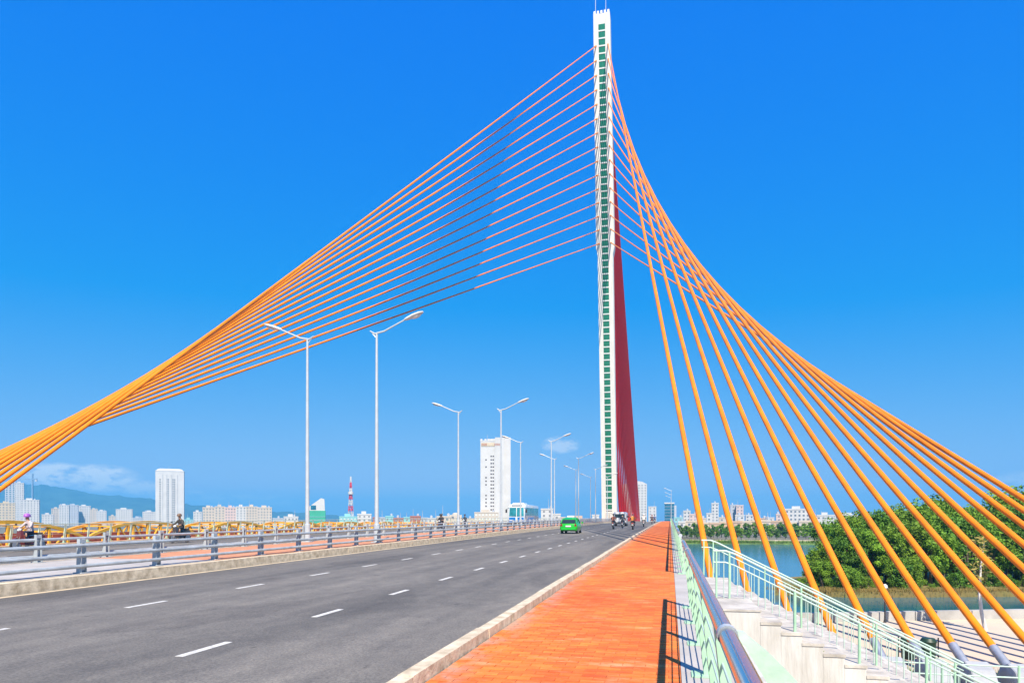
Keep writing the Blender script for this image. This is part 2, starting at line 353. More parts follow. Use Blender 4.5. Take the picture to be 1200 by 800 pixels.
# kerbs: one stone after another
def kerb(name, x0, x1, top, bot, y0, y1, ln, label, m=KERB):
    t = thing(name, (0.5 * (x0 + x1), y0, Zp(y0) + bot), label, 'kerb')
    n = int((y1 - y0) / ln); rng = random.Random(hash(name) % 97 + int(abs(x0)))
    for i in range(n):
        a, b = y0 + i * ln + .003, y0 + (i + 1) * ln - .003; j = rng.uniform(-.006, .006); k = rng.uniform(-.005, .005)
        MB().box8([(x0 + j, a, Zp(a) + bot), (x1 + j, a, Zp(a) + bot), (x1 + j, b, Zp(b) + bot), (x0 + j, b, Zp(b) + bot), (x0 + j + .015, a, Zp(a) + top + k), (x1 + j - .015, a, Zp(a) + top + k), (x1 + j - .015, b, Zp(b) + top + k), (x0 + j + .015, b, Zp(b) + top + k)]).build('kerb_stone', m, t, world=True)
    return t
kerb('kerb', -2.30, -2.12, .11, -.298, -2, 190, 1.25, 'cream stained concrete kerb between the road and the orange walkway')
kerb('kerb', -13.55, -13.2, .10, -.298, 4, 190, 2.5, 'grimy concrete kerb under the steel rail between the road and the median')
kerb('kerb', -18.55, -18.2, .10, -.298, 4, 190, 2.5, 'concrete kerb between the median and the carriageway with the bus')
kerb('kerb', -29.5, -29.3, .10, -.298, 8, 190, 4.0, 'concrete kerb beside the walkway facing the yellow truss bridge')

# walkway tiles
tw = 2.22 / 10; TD = .055; tme = []
for v in range(4):
    rng = random.Random(v); g = .0025; b = MB()
    jz = [rng.uniform(-.0015, .003) for _ in range(4)]
    pts = [(-tw / 2 + g, -TD + g), (tw / 2 - g, -TD + g), (tw / 2 - g, TD - g), (-tw / 2 + g, TD - g)]
    b.box8([(x, y, -.013) for x, y in pts] + [(x * .985, y * .985, z) for (x, y), z in zip(pts, jz)])
    tme.append(b.mesh('tile', TILE))
rng = random.Random(11); rest = MB(); tc_ = 0
for r_ in range(int((50 - 5.6) / .11)):
    y = 5.6 + TD + r_ * .11; half = r_ % 2; cells = [(-2.12 + tw * c, -2.12 + tw * (c + 1)) for c in range(10)] if not half else [(-2.12, -2.12 + tw / 2)] + [(-2.12 + tw * (c + .5), -2.12 + tw * (c + 1.5)) for c in range(9)] + [(.1 - tw / 2, .1)]
    for (xa, xb) in cells:
        x = (xa + xb) / 2; z = Zp(y); full = xb - xa > tw * .9
        if r_ < 28:
            o = link('paving_tile', rng.choice(tme), walk, (x, y, z + rng.uniform(-.0015, .0015)), (.0136, 0, rng.choice((0, math.pi)) + rng.uniform(-.006, .006)))
            if not full: o.scale = (.5, 1, 1)
        else:
            g = .003; k = rng.uniform(-.002, .002)
            a, d = y - TD + g, y + TD - g; xa += g; xb -= g
            rest.box8([(xa, a, Zp(a) - .013), (xb, a, Zp(a) - .013), (xb, d, Zp(d) - .013), (xa, d, Zp(d) - .013), (xa, a, Zp(a) + k), (xb, a, Zp(a) + k), (xb, d, Zp(d) + k), (xa, d, Zp(d) + k)])
tag(rest.build('paving_tiles_beyond', TILEF, walk), kind='stuff')

# piers and abutment
for y in (70, 120, 260, 340, 420):
    t = thing('bridge_pier', (CX, y, WZ - 1), 'grey concrete pier under the bridge deck', 'pier', 'concrete piers under the deck')
    for dx in (-9, 9): MB().tube([(dx, 0, 0), (dx, 0, Zp(y) - 2.9 - WZ + 1)], 1.1, 16).build('column', CONC, t, smooth=True)
    MB().box(-13, 13, -1.3, 1.3, Zp(y) - 2.9 - WZ + 1, Zp(y) - 1.8 - WZ + 1).build('pier_cap', CONC, t)
ab = thing('abutment', (CX, 10, GZ), 'concrete abutment wall under the near end of the bridge', 'wall')
MB().box(-16.3, 16.2, -22, 14, -.1, 1.08).build('wall', CONC, ab)

# ------------------------------------------------------------------ pylon
LEAN = (184.5 - 163.1) / (122.8 - 3.1)
def py_y(z): return 184.5 - (z - 3.1) * LEAN
pz0 = Zp(184.5)
pyl = thing('pylon', (CX, py_y(pz0), pz0 - .3), 'tall white leaning bridge pylon with a strip of green windows', 'pylon')
def pyl_ring(z, w, d):
    y = py_y(z); c = .25
    return [(CX - w + c, y, z), (CX + w - c, y, z), (CX + w, y + c, z), (CX + w, y + d - c, z), (CX + w - c, y + d, z), (CX - w + c, y + d, z), (CX - w, y + d - c, z), (CX - w, y + c, z)]
rings = []
for z, w, d in ((pz0 - .3, 2.02, 3.0), (30, 1.95, 3.0), (68.8, 1.92, 3.0), (70.6, 2.28, 3.0), (96, 2.12, 3.0), (122.6, 1.95, 3.0)): rings.append(pyl_ring(z, w, d))
MB().loft(rings).build('shaft', WHITE, pyl, world=True)
# proud edge ribs either side of the window strip
tilt = math.atan(LEAN)
def hw(z):
    for (za, wa), (zb, wb) in zip(((pz0 - .3, 2.02), (30, 1.95), (68.8, 1.92), (70.6, 2.28), (96, 2.12)), ((30, 1.95), (68.8, 1.92), (70.6, 2.28), (96, 2.12), (122.6, 1.95))):
        if za <= z <= zb: return wa + (wb - wa) * (z - za) / (zb - za)
    return 1.95
for s in (-1, 1):
    zs = [pz0 - .3, 30, 68.8, 70.6, 96, 122.6]
    rr_ = []
    for z in zs:
        a = .80; b_ = hw(z) - .02; y = py_y(z)
        rr_.append([(CX + s * a, y - .14, z), (CX + s * b_, y - .14, z), (CX + s * b_, y + .3, z), (CX + s * a, y + .3, z)])
    MB().loft(rr_).build('edge_rib', WHITE, pyl, world=True)
wme = MB().box(-.76, .76, -.05, .05, .0, 1.30).mesh('window', GREENG)
mul = MB().box(-.02, .02, -.06, .02, .0, 1.30).mesh('mullion', mat('mullion_green', (.05, .30, .20), .5, .1, 3))
tra = MB().box(-.795, .795, -.075, .06, .0, .30).mesh('spandrel', GREENF)
z = pz0 + 3.3
while z < 119.6:
    y = py_y(z) - .07
    w_ = link('window', wme, pyl, (0, y - pyl.location.y, z - pyl.location.z), (tilt, 0, 0))
    link('mullion', mul, w_, (0, -.01, 0)); 
    link('spandrel', tra, pyl, (0, y - pyl.location.y + (.0), z - .303 - pyl.location.z), (tilt, 0, 0))
    z += 1.605
for s in (-1, 1): MB().box(CX - .8 if s < 0 else CX + .1, CX - .1 if s < 0 else CX + .8, py_y(pz0 + 2) - .3, py_y(pz0 + 2) + .25, pz0 - .3, pz0 + 2.5).build('door', mat('pylon_door', (.62, .62, .56), .5), pyl, world=True)
crown = MB()
for k in range(5): crown.box(CX - 1.9 + k * .82, CX - 1.45 + k * .82, py_y(122.8), py_y(122.8) + .5, 122.6, 123.3)
crown.build('crown', WHITE, pyl, world=True)
for dx, h in ((-1.55, 12.0), (.9, 5.0)):
    MB().tube([(CX + dx, py_y(122) + 1, 122.5), (CX + dx, py_y(122) + 1, 122.5 + h)], [.09, .05], 6).build('antenna', LAMPP, pyl, world=True)
base = thing('pylon_pedestal', (CX, 187, WZ - 1), 'concrete pedestal in the river carrying the pylon', 'pier')
MB().loft([[(CX - a, 187 - b, z) for a, b in ()] or [(CX - 6, 180, z), (CX + 6, 180, z), (CX + 6, 197, z), (CX - 6, 197, z)] for z in (WZ - 1, -2.6)]).loft([[(CX - 2.6, 182, z), (CX + 2.6, 182, z), (CX + 2.6, 194, z), (CX - 2.6, 194, z)] for z in (-2.6, pz0 - 1.85)]).build('pedestal', CONC, base, world=True)

# ------------------------------------------------------------------ stay cables
def attach(k): # k 0..14 from the top
    t = k / 14; z = 115.8 + (71.54 - 115.8) * t; return z
def anchor(k):
    return (1.608 + 1.0765 * k - .00955 * k * k, 20.544 - .0516 * k - .00416 * k * k, -2.5)
def stay(name, a, t, r, m, label, group, sleeve=True, n=10):
    a = Vector(a); t = Vector(t); o = thing(name, a, label, 'cable', group); d = t - a; ln = d.length; u = d.normalized()
    s0 = 1.1 if sleeve else 0
    # slight sag along the length
    pts = []
    for i in range(13):
        f = i / 12; p = a + u * s0 + (d - u * s0) * f; p.z -= .0022 * ln * 4 * f * (1 - f) * .25; pts.append(p)
    MB().tube(pts, r, n).build('sheath', m, o, smooth=True, world=True)
    if sleeve: MB().tube([a, a + u * (s0 + .06)], r * 1.12, n).build('steel_sleeve', SLEEVE, o, smooth=True, world=True)
    MB().tube([t - u * 2.2, t + u * .25], r * 1.5, n).build('anchor_pipe', m, o, smooth=True, world=True)
    return o
for k in range(15):
    zt = attach(k); yt = py_y(zt) - .14
    A = anchor(k)
    stay('stay_cable', A, (CX + 1.42, yt, zt), .106, CABLE, 'orange stay cable running from the pylon to the anchor blocks in the park', 'orange stay cables anchored in the park')
    stay('stay_cable', (2 * CX - A[0], A[1], A[2]), (CX - 1.42, yt, zt), .106, CABLE, 'orange stay cable reaching across the road on the yellow truss bridge side', 'orange stay cables on the truss bridge side')
    yb = 357 - 10.1 * k; d_ = 3.0
    for s in (-1, 1):
        stay('deck_stay_cable', (CX + s * .8, yb, Zp(yb) + .1), (CX + s * .8, py_y(zt) + d_ - .2, zt), .20, CABLER, 'deep red stay cable from the back of the pylon down to the median', 'red stay cables behind the pylon', sleeve=False, n=8)
# anchor blocks
BLK = mat('anchor_concrete', (.44, .45, .47), .85, .1, 1.5, .3)
def anchor_block(A, lab, grp):
    o = thing('anchor_block', (A[0], A[1] - .2, GZ), lab, 'anchor block', grp)
    b = MB(); sec = [(-.62, 0), (-.66, .25), (-.40, .62), (.05, .78), (.5, .62), (.75, .25), (.78, 0)]
    rg = []
    for x, s in ((-.31, .72), (-.27, .92), (.27, .92), (.31, .72)): rg.append([(x, y * s, z * s) for y, z in sec])
    b.loft(rg).build('block', BLK, o, bevel=.03)
    MB().box(-.40, .40, -.95, 1.0, -.05, .1).build('footing', CONC, o)
for k in range(15):
    A = anchor(k); anchor_block(A, 'grey concrete anchor block gripping an orange cable in the park', 'anchor blocks in the park')
    anchor_block((2 * CX - A[0], A[1], A[2]), 'concrete anchor block on the truss bridge side of the road', 'anchor blocks beyond the road')

# ------------------------------------------------------------------ railings
def post_mesh():
    b = MB()
    for dy in (-.075, .075): b.prism([(-.07, 0), (.07, 0), (.035, .80), (-.045, .80)], dy - .012, dy + .012, 'y')
    b.box(-.045, .045, -.07, .07, .05, .12); b.box(-.045, .035, -.07, .07, .70, .79)
    return b.mesh('post', STEEL)
plate_me = MB().box(-.13, .13, -.12, .12, 0, .02).mesh('base_plate', STEEL)
pme = post_mesh()
def guard(x, y0, y1, sp, label, side):
    o = thing('guard_rail', (x, y0, Zp(y0) + .11), label, 'railing')
    n = int((y1 - y0) / sp)
    for i in range(n + 1):
        y = y0 + i * sp; p = link('post', pme, o, (0, i * sp, Zp(y) - Zp(y0) + .018), (0, 0, 0 if side > 0 else math.pi))
        link('base_plate', plate_me, p, (0, 0, -.018))
    for h, dx in ((.66, .045), (.42, .06), (.17, .075)):
        pts = [(side * dx, t * sp - (0 if t else 10), Zp(y0 + t * sp - (0 if t else 10)) - Zp(y0) + h) for t in range(0, n + 1)]
        MB().tube(pts, .045, 8).build('rail', STEEL, o, smooth=True)
guard(-13.72, 8.7, 182, 2.45, 'grey steel guard rail with three tubes along the road edge of the median', 1)
guard(-18.02, 8.9, 182, 2.48, 'grey steel guard rail beside the carriageway with the bus', -1)

# mint side railing with polished pipe
mpost = MB()
for dy in (-.04, .04): mpost.prism([(.09, 0), (.165, 0), (.03, .98), (-.012, .98)], dy - .011, dy + .011, 'y')
mpost.box(.07, .15, -.035, .035, .14, .17); mpost.box(0.02, .08, -.035, .035, .72, .75)
mpost_me = mpost.mesh('post', MINT)
mplate_me = MB().box(-.02, .26, -.11, .11, 0, .018).mesh('base_plate', MINT)
mbal = MB().tube([(.10, 0, .02), (.06, 0, .5), (.0, 0, .93)], .007, 5).mesh('baluster', MINT)
collar = MB().tube([(0, -.03, 0), (0, .03, 0)], .040, 14).mesh('pipe_collar', LAMPP, True)
mpost2 = mpost_me.copy(); mpost2.materials.clear(); mpost2.materials.append(mat('mint_lit_paint', (.62, .80, .60), .6, .1, 5))  # same mint, lightened in colour so posts facing off the sun look sunlit
def side_rail(x, ya, yb, label, flip=1, detail=True, pipe=CHROME):
    o = thing('side_railing', (x, ya, Zp(ya)), label, 'railing'); dz = lambda y: Zp(y) - Zp(ya)
    n = int((yb - ya) / 1.55)
    for i in range(n + 1):
        y = ya + i * 1.55; p = link('post', mpost_me if flip > 0 else mpost2, o, (0, y - ya, dz(y) + .016), (0, 0, 0 if flip > 0 else math.pi)); link('base_plate', mplate_me, p, (0, 0, -.016))
        if detail and i < n:
            pass
    yy = [ya - .2 + (yb - ya + .4) * t / 40 for t in range(41)]
    MB().tube([(0, y - ya, dz(y) + 1.03) for y in yy], .033 if flip > 0 else .022, 16).build('handrail_pipe', pipe, o, smooth=True)
    for hh, dx in (((.93, .005), (.78, .03), (.63, .05), (.48, .07), (.33, .092), (.18, .112)) if detail else ((.93, .005), (.5, .07))): MB().tube([(flip * dx, y - ya, dz(y) + hh) for y in yy], .007, 6).build('rail', MINTW, o)
    i = 0
    while detail and 2.75 + i * 6 < yb - ya: link('pipe_collar', collar, o, (0, 2.75 - ya + i * 6, dz(2.75 + 6 * i) + 1.03)); i += 1
    return o
side_rail(.215, .35, 11.2, 'mint railing with a shiny steel pipe handrail beside the stair landing')
side_rail(.215, 17.4, 130, 'mint railing running on from the stairs towards the pylon', detail=True)
o_ = side_rail(.215, 131.5, 330, 'far end of the mint railing past the pylon', detail=False)
side_rail(-31.9, 12, 120, 'mint slatted railing in front of the yellow truss bridge', flip=-1, detail=False, pipe=MINTW)
side_rail(-31.9, 121.5, 330, 'far stretch of mint railing beyond the bus', flip=-1, detail=False, pipe=MINTW)

# ------------------------------------------------------------------ staircase
SY0, SY1, SMID = 10.95, 17.25, 12.55
lz = Zp(12) - .02; XS = 1.0; XT_ = .34; TR, RI = .295, .148; NS = 19
st = thing('staircase', (XS, SY0, GZ), 'whitewashed concrete staircase going down from the walkway to the park', 'stairs')
MB().box(.724, XS + XT_, SY0, SY1, GZ, lz).build('landing', STAIRW, st, world=True); MB().box(.724, XS + XT_ + .015, SY0 - .012, SY1, lz + .001, lz + .03).build('landing_slab', TREAD, st, world=True)
for i in range(NS):
    top = lz - RI * (i + 1); x0 = XS + XT_ + TR * i
    if top < GZ + .02: break
    MB().box(x0 + .002, x0 + TR, SY0, SY1, GZ, top - .045).build('step', STAIRW, st, world=True)
    MB().box(x0 - .0, x0 + TR + .015, SY0 - .012, SY1, top - .044, top, 0).build('tread', TREAD, st, world=True)
pan = MB(); prof = [(.74, GZ), (.74, lz + .02), (.9, lz)]
for i in range(9): t = i / 8; prof.append((.95 + 1.75 * t, lz - .05 - 1.95 * (t ** 1.15)))
prof += [(2.7, GZ)]
sp_ = thing('flank_wall', (.74, 9.0, GZ), 'mint painted curved flank wall between the pipe railing and the stairs', 'wall')
pan.prism(prof, 8.9, 9.0, 'y').build('panel', mat('flank_mint', (.50, .68, .54), .7, .1, 3, .2, col2=(.40, .56, .45)), sp_, world=True)
MB().box(.724, .9, 2, 8.89, GZ, .0 - .02).build('return_wall', STAIRW, sp_, world=True)
xe = XS + TR * NS; sl = RI / TR
def stair_z(x): return lz if x < XS else lz - (x - XS) * sl
def stair_rail(y, label, hts, bal, posts, x0=.75, psize=.03, xend=None):
    o = thing('stair_railing', (x0, y, stair_z(x0)), label, 'railing'); xe_ = xend or xe - .2
    for h in hts:
        pts = [(x0, y, lz + h), (XS - .05, y, lz + h), (XS + .1, y, stair_z(XS + .1) + h - .0), (xe_, y, stair_z(xe_) + h)]
        if x0 > XS: pts = [(x0, y, stair_z(x0) + h), (xe_, y, stair_z(xe_) + h)]
        MB().tube(pts, .019 if h == hts[0] else .013, 8).build('rail', MINTW, o, smooth=True, world=True)
    if bal:
        x = x0 + .06
        while x < xe_:
            MB().tube([(x, y, stair_z(x) + .16 - (.16 if x < XS else 0)), (x, y, stair_z(x) + hts[1])], .0085, 5).build('baluster', MINTW, o, world=True); x += .115
    for x in posts:
        zb = stair_z(x) + (.09 if x > XS + .1 else 0)
        MB().tube([(x, y, zb), (x, y, stair_z(x) + hts[0])], psize, 8).build('post', MINT, o, smooth=True, world=True)
        MB().box(x - .07, x + .07, y - .07, y + .07, zb - .09, zb + .015).build('post_foot', MINT, o, world=True)
stair_rail(SMID, 'mint railing with slim balusters down the middle of the stairs', (.86, .66), True, [.8, 1.02] + [1.02 + 1.18 * i for i in range(1, 5)], psize=.017)
stair_rail(SY1 - .08, 'mint railing with slim balusters on the river side of the stairs', (.93, .76), True, [.8, 1.02] + [1.02 + 1.18 * i for i in range(1, 5)], psize=.017)
stair_rail(SY0 + .12, 'mint handrail on sparse posts along the whitewashed step ends', (.74,), False, [1.85, 2.75, 3.65, 4.7, 5.7], x0=1.6, psize=.022)
# level fence at the foot of the stairs
fo = thing('park_fence', (6.3, 18.1, GZ), 'low mint fence with level rails in front of the anchor blocks', 'fence')
for i in range(8): MB().tube([(6.3 + 1.6 * i, 18.1, GZ), (6.3 + 1.6 * i, 18.1, GZ + .98)], .03, 8).build('post', MINT, fo, smooth=True, world=True)
for h in (.95, .7): MB().tube([(5.2, 18.1, GZ + h), (17.6, 18.1, GZ + h)], .018, 8).build('rail', MINTW, fo, smooth=True, world=True)

# ------------------------------------------------------------------ street lamps
def lamp(label, group):
    o = thing('street_lamp', (0, 0, 0), label, 'street lamp', group)
    MB().tube([(0, 0, 0), (0, 0, .9), (0, 0, .92), (0, 0, 10.2)], [.15, .15, .105, .055], 12).build('pole', LAMPP, o, smooth=True)
    MB().box(-.22, .22, -.22, .22, 0, .05).build('base_flange', STEEL, o)
    MB().tube([(-.35, 0, 10.35), (-.1, 0, 10.2), (.4, 0, 10.30), (1.5, 0, 10.80)], [.03, .05, .045, .035], 8).build('arm', LAMPP, o, smooth=True)
    MB().tube([(-.30, 0, 10.32), (.0, 0, 9.95)], .02, 6).build('brace', LAMPP, o)
    h = MB(); d = Vector((.91, 0, .30)).normalized(); rg = []
    for t, w, hh in ((0, .05, .05), (.15, .10, .08), (.45, .17, .10), (.8, .16, .09), (1.0, .06, .04)):
        c = Vector((1.45, 0, 10.79)) + d * t; nn = Vector((-d.z, 0, d.x)); rg.append([c + Vector((0, w * math.cos(a), 0)) + nn * hh * math.sin(a) for a in [2 * math.pi * i / 10 for i in range(10)]])
    hd = h.loft(rg).build('lamp_head', LAMPH, o, smooth=True)
    c = Vector((1.45, 0, 10.79)) + d * .6 - Vector((-d.z, 0, d.x)) * .085
    MB().loft([[c + d * (.27 * math.cos(a)) * s + Vector((0, .12 * math.sin(a) * s, 0)) - Vector((-d.z, 0, d.x)) * q for a in [2 * math.pi * i / 10 for i in range(10)]] for s, q in ((1, 0), (.7, .05))]).build('lens', GLASSL, hd, smooth=True)
    return o
l1 = lamp('white street lamp on the median with its arm over the near carriageway', 'street lamps arching over the near carriageway')
l2 = lamp('white street lamp on the median with its arm over the far carriageway', 'street lamps arching over the far carriageway')
for i in range(7):
    y = 31.0 + 25.2 * i
    if 176 < y < 200: continue
    a = l1 if i == 0 else copy_tree(l1); a.location = (-13.95, y, Zp(y) + .11)
    b = l2 if i == 0 else copy_tree(l2); b.location = (-17.8, y + .2, Zp(y) + .11); b.rotation_euler = (0, 0, math.pi)
l3 = lamp('white street lamp past the pylon beside the orange walkway', 'street lamps past the pylon')
for i, y in enumerate((235, 270, 305)):
    a = l3 if i == 0 else copy_tree(l3); a.location = (.45, y, Zp(y)); a.rotation_euler = (0, 0, math.pi)

# ------------------------------------------------------------------ yellow truss bridge
TX = -110.0; SPAN = 32.0; TZ = -3.9
def truss_span(label):
    o = thing('truss_span', (0, 0, 0), label, 'bridge', 'spans of the old yellow truss bridge')
    npan = 8; pw = SPAN / npan
    top = lambda t: 2.2 + 3.3 * math.sin(math.pi * min(1, max(0, t))) ** .75
    for s in (0, -8.5):
        pts = [(s, SPAN * t / 16, top(t / 16)) for t in range(17)]
        for a, b in zip(pts, pts[1:]):
            pass
        rg = [[(x - .28, y, z - .28), (x + .28, y, z - .28), (x + .28, y, z + .28), (x - .28, y, z + .28)] for x, y, z in pts]
        MB().loft(rg).build('top_chord', YELLOW, o)
        MB().box(s - .28, s + .28, .05, SPAN - .05, -.3, .3).build('bottom_chord', YELLOW, o)
        for i in range(npan + 1):
            y = min(SPAN - .3, max(.3, i * pw)); MB().box(s - .2, s + .2, y - .2, y + .2, .3, top(y / SPAN) - .25).build('vertical', YELLOW, o)
        for i in range(npan):
            y0, y1 = i * pw, (i + 1) * pw
            if i < npan / 2: a, b = (s, y0 + .2, top(y0 / SPAN) - .2), (s, y1 - .2, .3)
            else: a, b = (s, y0 + .2, .3), (s, y1 - .2, top(y1 / SPAN) - .2)
            MB().bar(a, b, .22, .3, (1, 0, 0)).build('diagonal', YELLOW, o)
    MB().box(-8.2, -.3, .0, SPAN, -.25, .1).build('floor', RUST, o)
    for s, q in ((-.6, 1.9), (-7.9, 3.4)): MB().box(s - .06, s + .06, .1, SPAN - .1, .1, q).build('floor_fence', RUST, o)
    for i in range(1, npan): MB().box(-8.3, -.2, i * pw - .12, i * pw + .12, top(i / npan) - .2, top(i / npan) + .05).build('cross_beam', YELLOW, o)
    return o
t0 = truss_span('yellow steel truss span with arched top of the old bridge')
for i in range(17):
    t = t0 if i == 0 else copy_tree(t0); t.location = (TX, 14 + SPAN * i, TZ)
    p = thing('truss_pier', (TX - 4.2, 14 + SPAN * i, WZ - 1), 'concrete pier under the yellow truss bridge', 'pier', 'piers of the yellow truss bridge')
    MB().box(-5, 5, -1, 1, 0, TZ - .3 - WZ + 1).build('shaft', CONC, p)

# ------------------------------------------------------------------ skyline
def wallmat(name, c, v=.06): return mat('wall_' + name, c, .8, v, .08)
WM = dict(white=wallmat('white', (.68, .665, .64)), warm=wallmat('warm', (.66, .57, .46)), beige=wallmat('beige', (.70, .58, .40)), grey=wallmat('grey', (.52, .55, .60)),
          blue=wallmat('blue', (.22, .36, .55)), teal=wallmat('teal', (.30, .62, .62)), green=wallmat('green', (.05, .42, .26)), pink=wallmat('pink', (.74, .56, .50)), tan=wallmat('tan', (.62, .44, .30)), roof=wallmat('roof', (.45, .16, .09)))
WGLASS = mat('window_dark', (.20, .23, .27), .3, .2, .3)
WGLASSW = mat('window_pale', (.32, .32, .33), .4, .2, .3)
BLUEG = mat('curtain_glass', (.02, .16, .27), .15, .25, .1)
def building(px0, px1, py, zc, col, label, name='building', cat='building', depth=None, rz=.0, win=(3.6, 3.4), wm=None, roof='parapet', single=False, base=-5.0):
    c = P((px0 + px1) / 2, HORY, zc); w = (px1 - px0) / FPX * zc; h = EYE + (HORY - py) / FPX * zc - base; d = depth or max(10, w * .8)
    o = thing(name, (c.x, c.y, base), label, cat, rz=YAW + rz - math.atan(((px0 + px1) / 2 - 600) / FPX) * .9)
    m = WM[col] if isinstance(col, str) else col
    wm = wm or WGLASSW
    body = MB().box(-w / 2, w / 2, 0, d, 0, h).build('wall', m, o)
    if roof == 'parapet':
        b = MB(); b.box(-w / 2 - .25, w / 2 + .25, -.25, d + .25, h + .01, h + 1.1); b.build('parapet', m, o)
        if w > 12: MB().box(-w * .22, w * .12, d * .3, d * .6, h + 1.1, h + 3.6).build('roof_house', m, o)
        rr0 = random.Random(int(px0 * 7 + px1)); 
        if w > 7 and rr0.random() < .7:
            x_ = rr0.uniform(-w * .35, w * .35); MB().tube([(x_, d * .4, h + 1.1), (x_, d * .4, h + 1.2), (x_, d * .4, h + 2.9), (x_, d * .4, h + 3.2)], [.9, 1.1, 1.1, .4], 10).build('roof_tank', WM['grey'], o)
        if rr0.random() < .5:
            x_ = rr0.uniform(-w * .3, w * .3); MB().tube([(x_, d * .2, h + 1.1), (x_, d * .2, h + rr0.uniform(5, 10))], [.22, .12], 5).build('aerial', WM['grey'], o)
    elif roof == 'gable':
        MB().prism([(-w / 2 - .5, h), (w / 2 + .5, h), (0, h + w * .25)], -.4, d + .4, 'y').build('roof', WM['roof'], o)
    elif roof == 'dome':
        MB().tube([(0, d * .3, h), (0, d * .3, h + w * .10), (0, d * .3, h + w * .17), (0, d * .3, h + w * .2)], [w * .3, w * .28, w * .18, .1], 14).build('dome', m, o, smooth=True)
    if win:
        nx = max(1, int(w / win[0])); nz_ = max(1, int(h / win[1])); b = MB()
        wme_ = MB().box(-win[0] * .24, win[0] * .24, -.16, .05, 0, win[1] * .46).mesh('window', wm)
        for j in range(nz_):
            for i in range(nx):
                x = -w / 2 + w * (i + .5) / nx; z = h * (j + .35) / nz_
                if single: link('window', wme_, o, (x, 0, z))
                else: b.box(x - win[0] * .24, x + win[0] * .24, -.16, .05, z, z + win[1] * .46)
        if not single: tag(b.build('window_rows', wm, o), kind='stuff')
        # side walls too
        ny = max(1, int(d / win[0])); b = MB()
        for j in range(nz_):
            for i in range(ny):
                y = d * (i + .5) / ny; z = h * (j + .35) / nz_
                for s in (-1, 1): b.box(s * w / 2 - .12, s * w / 2 + .12, y - win[0] * .24, y + win[0] * .24, z, z + win[1] * .46)
        tag(b.build('side_window_rows', wm, o), kind='stuff')
    return o, w, h, d
# tall slabs first
o, w, h, d = building(563, 591, 517, 700, 'white', 'tall white hotel slab with a sign band standing behind the bus', win=None, depth=26)
wq = MB().box(-.75, .75, -.12, .05, 0, 1.5).mesh('window', mat('window_hotel', (.13, .09, .07), .4))
rg_ = random.Random(5)
for j in range(19):
    for x in (-6.5, -1.2, 0.9, 4.2):
        if x in (-6.5, 4.2) and rg_.random() < .35: continue
        link('window', wq, o, (x, 0, 8 + j * 3.65))
MB().box(w / 2 + .01, w / 2 + 6.5, 3, 24, 0, h + 4.5).build('side_wing', WM['white'], o)
MB().box(2.6, w / 2 - .2, -1.2, -.01, 0, h + 4).build('stair_bay', WM['white'], o)
sg = MB().box(-w / 2 + .8, w / 2 - .8, -.35, -.17, h - 5, h - 1.4).build('sign_band', WM['beige'], o)
for x0, x1, mm in ((-11, -5.5, 'roof'), (-4.6, 1.2, 'beige'), (2, 8.5, 'roof')):
    k = x0
    while k < x1: MB().box(k, k + .7, -1.35 if k > 2.4 else -.5, -1.21 if k > 2.4 else -.36, h - 4.4, h - 2).build('sign_letter', WM[mm], sg); k += 1.15
for k in range(6): MB().box(-w / 2 + k * 4.2, -w / 2 + k * 4.2 + 2, -.2, 3, h + 1.12, h + 2.6).build('roof_block', WM['white'], o)
b_, bw, bh, bd = building(556, 584, 601, 680, 'warm', 'low podium with green windows at the foot of the hotel slab', win=(3.4, 3.2), wm=MATS['green_frame'])
o, w, h, d = building(184, 214, 552, 1100, 'white', 'tall white residential tower with rounded top and columns of windows', win=None, depth=34)
wq = MB().box(-.9, .9, -.12, .05, 0, 1.9).mesh('window', mat('window_tower', (.14, .14, .14), .4)); wq2 = MB().box(-.9, .9, -.12, .05, 0, 2.6).mesh('window', MATS['window_pale'])
for j in range(20):
    for x, mm in ((-14, wq), (-4.6, wq2), (-2.2, wq2), (4.6, wq2), (7, wq2)): link('window', mm, o, (x, 0, 4 + j * 3.7))
for x in (-12.2, -6.4, .8, 9.2): MB().box(x, x + 2, -1.0, -.01, 0, h - 5).build('balcony_stack', WM['white'], o)
MB().loft([[(-w / 2 + i, i, z), (w / 2 - i, i, z), (w / 2 - i, d - i, z), (-w / 2 + i, d - i, z)] for i, z in ((1, h + 1.12), (2.5, h + 3.2), (6, h + 4.6))]).build('roof_cap', WM['white'], o)
# left bank
building(-60, -30, 596, 1000, 'white', 'white block past the edge of the beige block'); building(-30, 0, 601, 1000, 'warm', 'low warm block beside the beige block')
building(0, 16, 590, 950, 'beige', 'beige apartment block in front of the unfinished tower', rz=.1)
o, w, h, d = building(7, 17, 565, 1300, 'grey', 'blue grey unfinished high rise under a crane', wm=BLUEG, win=(5, 4))
building(18, 27, 566, 1290, 'white', 'white twin of the unfinished high rise')
building(26, 44, 586, 1100, 'white', 'plain white block at the foot of the unfinished high rise')
cr = thing('tower_crane', P(38, HORY, 1180) * Vector((1, 1, 0)).length if False else (P(38, HORY, 1180).x, P(38, HORY, 1180).y, -5), 'slim tower crane over the white block', 'crane', rz=YAW)
hh = 5 + EYE + (HORY - 555) / FPX * 1180
MB().box(-1, 1, -1, 1, 0, hh).build('mast', WM['blue'], cr); MB().box(-22, 8, -.8, .8, hh - 10, hh - 8).build('jib', WM['blue'], cr); MB().box(5, 8, -1, 1, hh - 13, hh - 10.1).build('counterweight', WM['grey'], cr)
